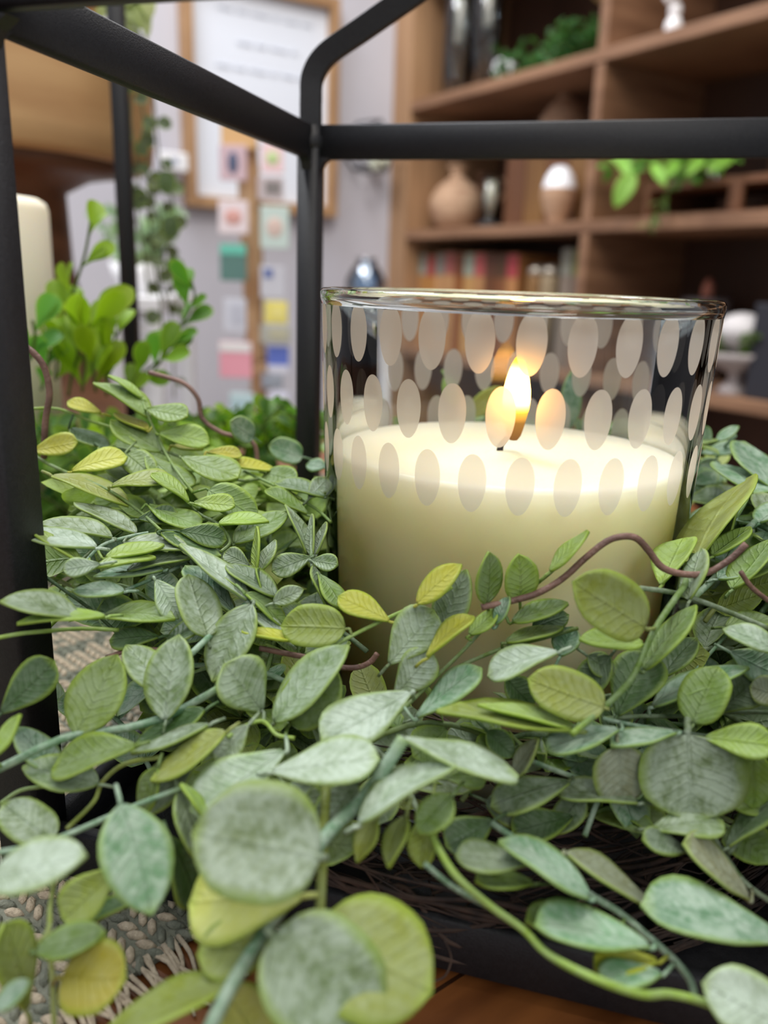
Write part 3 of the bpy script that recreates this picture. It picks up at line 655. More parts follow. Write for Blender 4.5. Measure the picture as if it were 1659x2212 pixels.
# slim metal post behind (part of a tall stand)
a = at(256, 5, .56); b = at(281, 800, .56)
mx_ = (a.x+b.x)/2
st_ = thing('metal_stand', 'slim black square metal stand rising beside the ivory pillar candle', 'stand', V((mx_, .56, 0)))
MB().bar(V((mx_, .56, .004)), V((mx_, .56, .46)), .0092, .0092, V((0, 1, 0))).build('pole', BLK, st_)
MB().box(mx_-.05, mx_+.05, .51, .61, 0, .004).build('base_plate', BLK, st_, False, .001)
MB().bar(V((mx_, .56, .455)), V((mx_-.07, .56, .475)), .007, .007).build('hook_arm', BLK, st_)

# ivory pillar candle
pr_ = at(112, 700, .47); rc = .038; pc = V((pr_.x-rc, .47, 0)); ztop = at(70, 424, .46).z
t = thing('pillar_candle', 'tall ivory pillar candle behind the left lantern post', 'candle', pc)
MB().lathe([(0, 0), (rc, 0), (rc, ztop-.006), (rc-.0015, ztop-.002), (rc-.005, ztop), (rc*.5, ztop-.0015), (0, ztop-.003)], 56, pc).build('wax', WAX2, t)
MB().tube([pc+V((0, 0, ztop-.004)), pc+V((.001, 0, ztop+.006)), pc+V((.003, 0, ztop+.011))], .0009, 6).build('wick', mat('wick_black', (40, 36, 34), .8), t)

# ------------------------------------------------------------------ woven runner
e0, e1 = atz(455, 1985, .003), atz(60, 2240, .003)
ed = (e1-e0).normalized(); en = V((-ed.y, ed.x, 0)); en = -en if en.x > 0 else en      # towards the inside of the runner (left)
if en.x > 0: en = -en
inner = -en if (e0+en*.1).y < e0.y else en
RC = e0-ed*.0
run = thing('woven_runner', 'grey and cream woven table runner with a knotted fringe under the lantern', 'table runner', V((RC.x-.1, RC.y+.1, 0)))
YARN = mat('cream_yarn', (188, 174, 152), .9, (160, 146, 126), 400, bump=.6, bscale=1500); YARG = mat('grey_green_yarn', (92, 96, 84), .9, (120, 122, 108), 400, bump=.6, bscale=1500)
mb = MB(); mb2 = MB()
base = MB()
cors = [e0-ed*.36, e1+ed*.10, e1+ed*.10+inner*.34, e0-ed*.36+inner*.34]
base.add([V((q.x, q.y, z)) for z in (.0004, .0018) for q in cors], [(0, 1, 2, 3), (7, 6, 5, 4), (0, 4, 5, 1), (1, 5, 6, 2), (2, 6, 7, 3), (3, 7, 4, 0)]); base.build('backing', YARG, run, False)
cell = .0042; nr = 84; nc = 112
O = e0-ed*.30
for i in range(nr):
    for k in range(nc):
        q = O+ed*(k*cell)+inner*(i*cell*.95+.001)
        dark = (math.sin(i*.9+math.sin(k*.35)*2.2) > .62) ^ (R_.random() < .08)
        tgt = mb2 if dark else mb
        sg_ = 1 if k % 2 else -1
        d = (ed*.5*sg_+inner*.8).normalized(); m_ = Matrix((d, d.cross(V((0, 0, 1))), V((0, 0, 1)))).transposed()
        tgt.ell(V((q.x, q.y, .0018)), (.0029, .00125, .0014+.0003*R_.random()), 6, 5, m_)
mb.build('cream_weave', YARN, run); mb2.build('dark_weave', YARG, run)
fr = MB()
for i in range(300):
    s_ = i*.0013-.28+R_.uniform(-.001, .001); q = e0+ed*s_
    L_ = R_.uniform(.010, .019); dx = R_.uniform(-.006, .006)
    pts = [V((q.x, q.y, .002))+inner*.002, V((q.x, q.y, .0022))-inner*L_*.4+ed*dx*.4, V((q.x, q.y, .0012))-inner*L_*.8+ed*dx, V((q.x, q.y, .0009))-inner*L_+ed*(dx*1.4)]
    fr.tube(pts, [.0007, .0006, .0005, .0003], 6, sub=3)
o = fr.build('fringe', YARN, run); o['kind'] = 'stuff'

# ------------------------------------------------------------------ lantern
TH = .269
A_ = V((math.cos(TH), -math.sin(TH), 0)); B_ = V((-math.sin(TH), -math.cos(TH), 0))
SIDE = .1902; HB = .0132; ZT = CAM_H+.0601; Z0 = .003
P2 = V((-.0353, .37, 0)); P1 = P2+B_*SIDE; P4 = P1+A_*SIDE*1.16; P3 = P2+A_*SIDE*1.16
LC = (P1+P3)/2
ln = thing('metal_lantern', 'black metal lantern frame around the glass candle and leafy wreath', 'lantern', V((LC.x, LC.y, 0)))
def vz(p, z): return V((p.x, p.y, z))
pw_ = .0092
offs = {0: V((0, 0, 0))}
for i, p in enumerate((P2, P3, P4, P1)):
    q = p if i < 3 else P1-A_*.0034
    pw_ = .0092 if i < 3 else .0125
    d = (A_ if i < 3 else A_)
    MB().bar(vz(q, Z0), vz(q, ZT-.0005), pw_, pw_, A_, .001).build('post', BLK, ln)
    mb = MB()
    MB().ell(vz(q, ZT-HB*.5), (pw_*.72, pw_*.72, HB*.42), 12, 8).build('weld', BLK, ln)
tt_ = .0042
for a, b in ((P2, P3), (P3, P4), (P4, P1), (P1, P2)):
    up_ = .0022 if b is P1 else 0
    MB().bar(vz(a, ZT-HB/2+up_), vz(b, ZT-HB/2+up_), tt_, HB, bev=.0007).build('top_bar', BLK, ln)
    MB().bar(vz(a, Z0+.007), vz(b, Z0+.007), tt_, .014, bev=.0007).build('base_bar', BLK, ln)
for i, (p, dirs) in enumerate(((P2, (A_, B_)), (P3, (-A_, B_)), (P4, (-A_, -B_)), (P1, (A_, -B_)))):
    mb = MB()
    for d in dirs:      # fillets where bars meet posts
        n_ = d.cross(V((0, 0, 1)))*tt_*.5
        z = ZT-HB; q0 = vz(p, z+.001); 
        vs_ = []
        for s_ in (-1, 1):
            vs_ += [q0+n_*s_, q0+d*.0095+n_*s_, q0+d*.0062-V((0, 0, .0022))+n_*s_, q0+d*.0046-V((0, 0, .0052))+n_*s_, q0-V((0, 0, .0052))+n_*s_]
        mb.add(vs_, [(0, 1, 2, 3, 4), (9, 8, 7, 6, 5)]+[(k, (k+1) % 5+5 if False else k+5, (k+1) % 5+5, (k+1) % 5) for k in range(5)])
    mb.build('corner_gusset', BLK, ln, False)
MB().add([vz(q, z) for z in (Z0, Z0+.002) for q in (P1, P2, P3, P4)], [(0, 1, 2, 3), (7, 6, 5, 4), (0, 4, 5, 1), (1, 5, 6, 2), (2, 6, 7, 3), (3, 7, 4, 0)]).build('floor_plate', BLK, ln, False)
apex = vz(LC, ZT+.17)
pn_ = A_.cross(V((0, 0, 1))); rp_ = []
for x, y in ((664, 255), (664, 215), (676, 165), (706, 118), (785, 62), (885, -8)):      # bend of the roof rod above its corner
    q = pl(x, y, P2, pn_); rp_.append((max(0, (q-P2).dot(A_)), q.z-ZT))
dl = SIDE*1.16/2; g1, g0 = rp_[-1], rp_[-2]; sl = (g1[1]-g0[1])/(g1[0]-g0[0])
rp_ += [((g1[0]+dl)/2, g1[1]+sl*(dl-g1[0])/2), (dl, g1[1]+sl*(dl-g1[0]))]
APZ = ZT+rp_[-1][1]
for p, u_ in ((P2, A_), (P3, -A_), (P4, -A_), (P1, A_)):
    pts = [vz(p, ZT-.006)]+[vz(p, ZT+z)+u_*a for a, z in rp_]
    MB().tube(pts, .0060, 4, sub=8, square=True).build('roof_rod', BLK, ln, False, .0006)
RM, FM = (P2+P3)/2, (P1+P4)/2
MB().bar(vz(RM, APZ), vz(FM, APZ), .008, .008).build('ridge_bar', BLK, ln)
mb = MB(); mb.tube([vz(LC, APZ+.004)+A_*(.022*math.cos(k*PI/6))+V((0, 0, .022*math.sin(k*PI/6))) for k in range(13)], .0022, 8); mb.build('ring_handle', BLK, ln)

# ------------------------------------------------------------------ glass jar and candle
J = V((.0367, .2512, 0)); JB = Z0+.0025; JT = CAM_H-.0023; WZ = CAM_H-.0485
def Ro(z): 
    k = (z-JB)/(JT-JB); return .0512+(.0571-.0512)*(k**.8)
def jar_glass():
    m, n, out = nt('etched_jar_glass'); L = n.links.new
    def M(op, a, b=None, c=None):
        k = N(n, 'ShaderNodeMath', operation=op)
        for i, x in enumerate((a, b, c)):
            if x is None: continue
            if isinstance(x, (int, float)): k.inputs[i].default_value = x
            else: L(x, k.inputs[i])
        return k.outputs[0]
    tc = N(n, 'ShaderNodeTexCoord'); sx = N(n, 'ShaderNodeSeparateXYZ'); L(tc.outputs['Object'], sx.inputs[0])
    x = M('SUBTRACT', sx.outputs['X'], 0.0); y = M('SUBTRACT', sx.outputs['Y'], 0.0); z = sx.outputs['Z']
    th = M('DIVIDE', M('ARCTAN2', y, x), 2*PI)      # -0.5..0.5
    masks = []
    for zc, ph in ((CAM_H-.0130, -94.2), (CAM_H-.0303, -100.2), (CAM_H-.0470, -94.2)):
        fr_ = M('SUBTRACT', M('FRACT', M('ADD', M('MULTIPLY', M('SUBTRACT', th, ph/360), 30), 10.5)), .5)   # -.5 .. .5 of a cell
        dz = M('DIVIDE', M('SUBTRACT', z, zc), .0073)
        wid = M('MULTIPLY_ADD', dz, .02, .30)
        dx = M('DIVIDE', fr_, wid)
        d = M('ADD', M('MULTIPLY', dx, dx), M('MULTIPLY', dz, dz))
        masks.append(M('LESS_THAN', d, 1.0))
    mk = masks[0]
    for q in masks[1:]: mk = M('MAXIMUM', mk, q)
    tr = N(n, 'ShaderNodeBsdfTransparent'); tr.inputs[0].default_value = (.975, .985, .98, 1)
    gl = N(n, 'ShaderNodeBsdfGlossy', Roughness=.01)
    f = N(n, 'ShaderNodeFresnel', IOR=1.33); ms = N(n, 'ShaderNodeMixShader'); L(f.outputs[0], ms.inputs[0]); L(tr.outputs[0], ms.inputs[1]); L(gl.outputs[0], ms.inputs[2])
    df = N(n, 'ShaderNodeBsdfDiffuse'); df.inputs[0].default_value = (.56, .54, .52, 1); tl = N(n, 'ShaderNodeBsdfTranslucent'); tl.inputs[0].default_value = (.72, .70, .67, 1)
    m0 = N(n, 'ShaderNodeMixShader'); m0.inputs[0].default_value = .55; L(df.outputs[0], m0.inputs[1]); L(tl.outputs[0], m0.inputs[2])
    rf = N(n, 'ShaderNodeBsdfRefraction', IOR=1.25, Roughness=.78); rf.inputs[0].default_value = (.95, .93, .9, 1)
    m1 = N(n, 'ShaderNodeMixShader'); m1.inputs[0].default_value = .44; L(m0.outputs[0], m1.inputs[1]); L(rf.outputs[0], m1.inputs[2])
    m2 = N(n, 'ShaderNodeMixShader'); m2.inputs[0].default_value = .14; L(m1.outputs[0], m2.inputs[1]); L(tr.outputs[0], m2.inputs[2])
    mx = N(n, 'ShaderNodeMixShader'); L(mk, mx.inputs[0]); L(ms.outputs[0], mx.inputs[1]); L(m2.outputs[0], mx.inputs[2]); L(mx.outputs[0], out.inputs[0])
    return m
jr = thing('glass_jar', 'clear glass jar with rows of frosted ovals holding the lit cream candle', 'jar', V((J.x, J.y, JB)))
def jbuild(prof, name, m, close=False, seg=128):
    mb = MB(); mb.lathe(prof, seg, V((0, 0, 0)), close); o = mb.build(name, m); o.parent = jr; o.location = V((0, 0, -JB)); return o
zz = [JB+(JT-.0045-JB)*k/14 for k in range(15)]
jbuild([(0, JB)]+[(Ro(z), z) for z in zz], 'outer_wall', jar_glass())
TK = .0026
jbuild([(0, JB+.003)]+[(Ro(z)-TK, z) for z in zz[1:]], 'inner_wall', TGLASS)
g, n, out = nt('solid_glass'); b = N(n, 'ShaderNodeBsdfGlass', IOR=1.5, Roughness=.0); b.inputs[0].default_value = (.97, .99, .97, 1); n.links.new(b.outputs[0], out.inputs[0])
ro = Ro(JT); z1 = JT-.0045
jbuild([(ro-TK, z1), (Ro(z1), z1), (ro+.0002, JT-.0028), (ro+.0003, JT-.0012), (ro-.0004, JT-.0003), (ro-TK/2, JT), (ro-TK+.0004, JT-.0003), (ro-TK-.0001, JT-.0012), (ro-TK-.0001, JT-.003)], 'rim', g, True, 160)

cn = thing('wax_candle', 'cream wax candle with a burning wick inside the etched glass jar', 'candle', V((J.x, J.y, JB+.004)))
rw = Ro(WZ)-TK-.0012
prof = [(0, JB+.0035), (.045, JB+.0035)]+[(Ro(z)-TK-.0010, z) for z in (JB+.006, .04, .07, .09)]+[(rw, WZ-.0016), (rw-.0006, WZ-.0003), (rw-.0018, WZ), (rw*.85, WZ-.0012), (rw*.6, WZ-.0022), (rw*.4, WZ-.0026), (rw*.2, WZ-.0022), (.006, WZ-.0020), (.004, WZ-.0008), (.002, WZ-.0004), (0, WZ-.0006)]
MB().lathe(prof, 128, J, jig=lambda a, z: 1+(.0012*math.sin(3*a+1) if z > WZ-.0003 else 0)).build('wax', WAX, cn)
wb = pl(1079, 978, J, V((0, 1, 0))); wt = pl(1088, 952, J, V((0, 1, 0)))
wb = V((wb.x, J.y, WZ-.001))
MB().tube([wb, wb+V((.0002, 0, .002)), V((wb.x+.0005, J.y, wt.z-.001)), V((wt.x+.001, J.y, wt.z+.0012))], [.00105, .001, .0009, .0007], 8).build('wick', mat('charred_wick', (44, 40, 46), .9), cn)
fb = pl(1106, 952, J, V((0, 1, 0))); ft = pl(1102, 762, J, V((0, 1, 0))); fh = ft.z-fb.z; fw_ = .0042
m, n, out = nt('candle_flame'); L = n.links.new
tc = N(n, 'ShaderNodeTexCoord'); sx = N(n, 'ShaderNodeSeparateXYZ'); L(tc.outputs['Object'], sx.inputs[0])
mr = N(n, 'ShaderNodeMapRange'); mr.inputs[1].default_value = 0; mr.inputs[2].default_value = fh; L(sx.outputs['Z'], mr.inputs[0])
r = N(n, 'ShaderNodeValToRGB'); L(mr.outputs[0], r.inputs[0]); e = r.color_ramp.elements
e[0].position = 0; e[0].color = (.95, .38, .08, 1); e[1].position = 1; e[1].color = (1, .5, .05, 1)
for p_, c_ in ((.18, (1, .42, .07, 1)), (.36, (1, .46, .04, 1)), (.5, (1, .44, .11, 1)), (.8, (1, .44, .09, 1)), (.93, (1, .52, .02, 1))):
    q = e.new(p_); q.color = c_
r2 = N(n, 'ShaderNodeValToRGB'); L(mr.outputs[0], r2.inputs[0]); e = r2.color_ramp.elements
e[0].position = 0; e[0].color = (.012, .012, .012, 1); e[1].position = 1; e[1].color = (.03, .03, .03, 1)
for p_, c_ in ((.22, .022), (.34, .08), (.46, .8), (.8, .9), (.9, .2)): q = e.new(p_); q.color = (c_, c_, c_, 1)
mu = N(n, 'ShaderNodeMath', operation='MULTIPLY'); mu.inputs[1].default_value = 21; L(r2.outputs[0], mu.inputs[0])
em = N(n, 'ShaderNodeEmission'); L(r.outputs[0], em.inputs[0]); L(mu.outputs[0], em.inputs[1]); L(em.outputs[0], out.inputs[0])
mb = MB()
mb.lathe([(0, 0), (.0012, fh*.01), (.0021, fh*.06), (.0027, fh*.14), (.0034, fh*.26), (.0040, fh*.38), (.0042, fh*.48), (.0040, fh*.6), (.0034, fh*.72), (.0025, fh*.84), (.0013, fh*.94), (0, fh)], 28)
o = mb.build('flame', m, cn); o.location = V((fb.x+.0004, J.y, fb.z))-cn.location

# ------------------------------------------------------------------ wreath
def ymap(x, y):
    pts = YM; sw = 0; s = 0
    for a, b, c_ in pts:
        d = ((x-a)**2+((y-b)*1.6)**2)+900; k = 1/d**1.6; sw += k; s += k*c_
    return s/sw
YM = [(-100, 2212, .114), (350, 2212, .112), (830, 2212, .112), (1250, 2212, .115), (1700, 2212, .120), (0, 2050, .124), (830, 2050, .122), (1659, 2050, .132),
      (0, 1900, .135), (400, 1900, .134), (830, 1900, .134), (1250, 1900, .14), (1700, 1900, .145), (0, 1650, .153), (400, 1650, .153), (830, 1650, .153), (1250, 1650, .157), (1700, 1650, .163),
      (0, 1450, .166), (400, 1450, .17), (830, 1450, .171), (1250, 1450, .172), (1700, 1450, .178), (0, 1300, .176), (300, 1300, .19), (600, 1300, .188), (900, 1300, .184), (1300, 1300, .180), (1659, 1300, .19),
      (100, 1180, .19), (400, 1180, .205), (640, 1180, .21), (1000, 1200, .184), (1200, 1200, .184), (1600, 1180, .205),
      (100, 1080, .225), (400, 1080, .225), (650, 1080, .235), (1659, 1080, .24), (100, 950, .262), (400, 930, .262), (650, 980, .29), (1600, 960, .30), (220, 850, .28), (1530, 1000, .31)]
def h_at(x, y, dy=0): return at(x, y, ymap(x, y)+dy)
wr = thing('leafy_wreath', 'artificial sage green leaf wreath on brown twigs circling the glass jar', 'wreath', V((J.x, J.y, Z0)))
def z5(x, y): return x/2.183, 780+y/2.183
def z6(x, y): return x/2.0737, 1380+y/2.0737
def z7(x, y): return 760+x/1.845, 1200+y/1.845
def z8(x, y): return 760+x/1.845, 1600+y/1.845
ZF = {5: (z5, 2.183), 6: (z6, 2.0737), 7: (z7, 1.845), 8: (z8, 1.845), 0: (lambda x, y: (x, y), 1)}
# stems: zoom, points, radius in px, kind, depth offset
STEMS = [
 (5, [(668, 175), (700, 260), (740, 350), (790, 450), (850, 540), (910, 620)], 8, 'G', 0),
 (5, [(110, 228), (270, 225), (420, 280), (545, 320), (640, 380)], 8, 'L', 0),
 (5, [(150, 440), (240, 490), (350, 540), (450, 580), (540, 625), (660, 710), (760, 800)], 9, 'G', 0),
 (5, [(860, 640), (940, 720), (1030, 770), (1085, 850), (1040, 900)], 9, 'G', 0),
 (5, [(700, 810), (600, 830), (480, 870), (400, 950)], 10, 'T', 0),
 (5, [(-10, 1305), (100, 1285), (200, 1275), (380, 1262), (560, 1268)], 11, 'L', -.008),
 (5, [(880, 950), (760, 1010), (590, 1080)], 10, 'T', 0),
 (5, [(1180, 1130), (1060, 1230), (930, 1353), (820, 1460)], 17, 'T', -.002),
 (5, [(205, 1010), (330, 1100), (440, 1180), (560, 1290)], 9, 'D', .004),
 (5, [(760, 420), (900, 470), (1120, 560), (1250, 560), (1420, 650)], 8, 'G', .006),
 (5, [(1150, 520), (1300, 590), (1480, 690), (1560, 760)], 8, 'G', .008),
 (5, [(1470, 780), (1468, 920), (1480, 1050)], 6, 'S', -.002),
 (6, [(-20, 590), (100, 530), (200, 480), (340, 430), (560, 400), (740, 350), (860, 290), (1000, 210)], 20, 'T', -.004),
 (6, [(-20, 960), (160, 925), (320, 870), (480, 800), (600, 750), (820, 665)], 14, 'T', -.010),
 (6, [(300, 850), (420, 730), (460, 640), (560, 560), (720, 530)], 12, 'O', .0),
 (6, [(0, 740), (90, 680), (200, 660), (330, 640)], 10, 'G', .002),
 (6, [(1020, 440), (1100, 390), (1180, 370), (1240, 430), (1320, 445)], 11, 'L', -.006),
 (0, [(440, 2250), (500, 2130), (575, 2010), (650, 1900), (700, 1810), (780, 1730), (830, 1660), (872, 1595)], 17, 'T', -.014),
 (6, [(250, 1050), (225, 1200), (215, 1310), (130, 1410), (0, 1600)], 12, 'O', -.004),
 (6, [(215, 1310), (232, 1480), (245, 1760)], 13, 'O', -.004),
 (0, [(705, 1700), (697, 1850), (690, 2000)], 12, 'O', -.010),
 (7, [(-120, 390), (0, 320), (120, 260), (230, 210), (330, 170), (400, 125)], 9, 'L', -.004),
 (7, [(60, 700), (170, 640), (320, 500), (480, 340), (600, 200), (680, 120)], 8, 'G', -.002),
 (7, [(430, 440), (600, 370), (760, 330), (900, 290)], 10, 'G', -.001),
 (7, [(700, 150), (740, 110), (800, 60), (860, -10)], 8, 'G', 0),
 (7, [(1360, 0), (1330, 110), (1290, 170), (1210, 290), (1150, 420), (1100, 510), (1000, 610), (880, 710)], 15, 'G', -.012),
 (7, [(1000, 650), (1140, 680), (1280, 700), (1420, 720), (1560, 740)], 10, 'T', -.004),
 (7, [(1659, 625), (1500, 625), (1300, 640), (1150, 640), (1000, 650)], 10, 'N', 0),
 (7, [(1150, 130), (1290, 150), (1440, 200), (1659, 290)], 12, 'S', -.008),
 (7, [(1360, 470), (1480, 330), (1600, 200), (1700, 80)], 8, 'T', .006),
 (7, [(720, 820), (820, 860), (940, 900)], 12, 'T', .004),
 (8, [(300, 340), (400, 520), (540, 650), (680, 750), (780, 850), (950, 940), (1150, 1010), (1270, 1010), (1420, 1050), (1600, 1150)], 17, 'L', -.010),
 (8, [(560, 330), (720, 440), (930, 600), (1060, 680), (1180, 780), (1290, 880), (1350, 960), (1370, 1040)], 15, 'T', -.006),
 (8, [(290, 490), (400, 580), (540, 660)], 12, 'T', -.008),
 (8, [(1440, 380), (1560, 560), (1700, 660)], 12, 'N', .002),
 (8, [(1500, 450), (1560, 380), (1700, 300)], 12, 'N', .002),
 (0, [(1500, 1060), (1540, 1000), (1570, 960), (1590, 940)], 4, 'T', .0),
 (0, [(1700, 1075), (1640, 1120), (1600, 1160), (1560, 1230), (1500, 1290)], 8, 'T', 0),
]
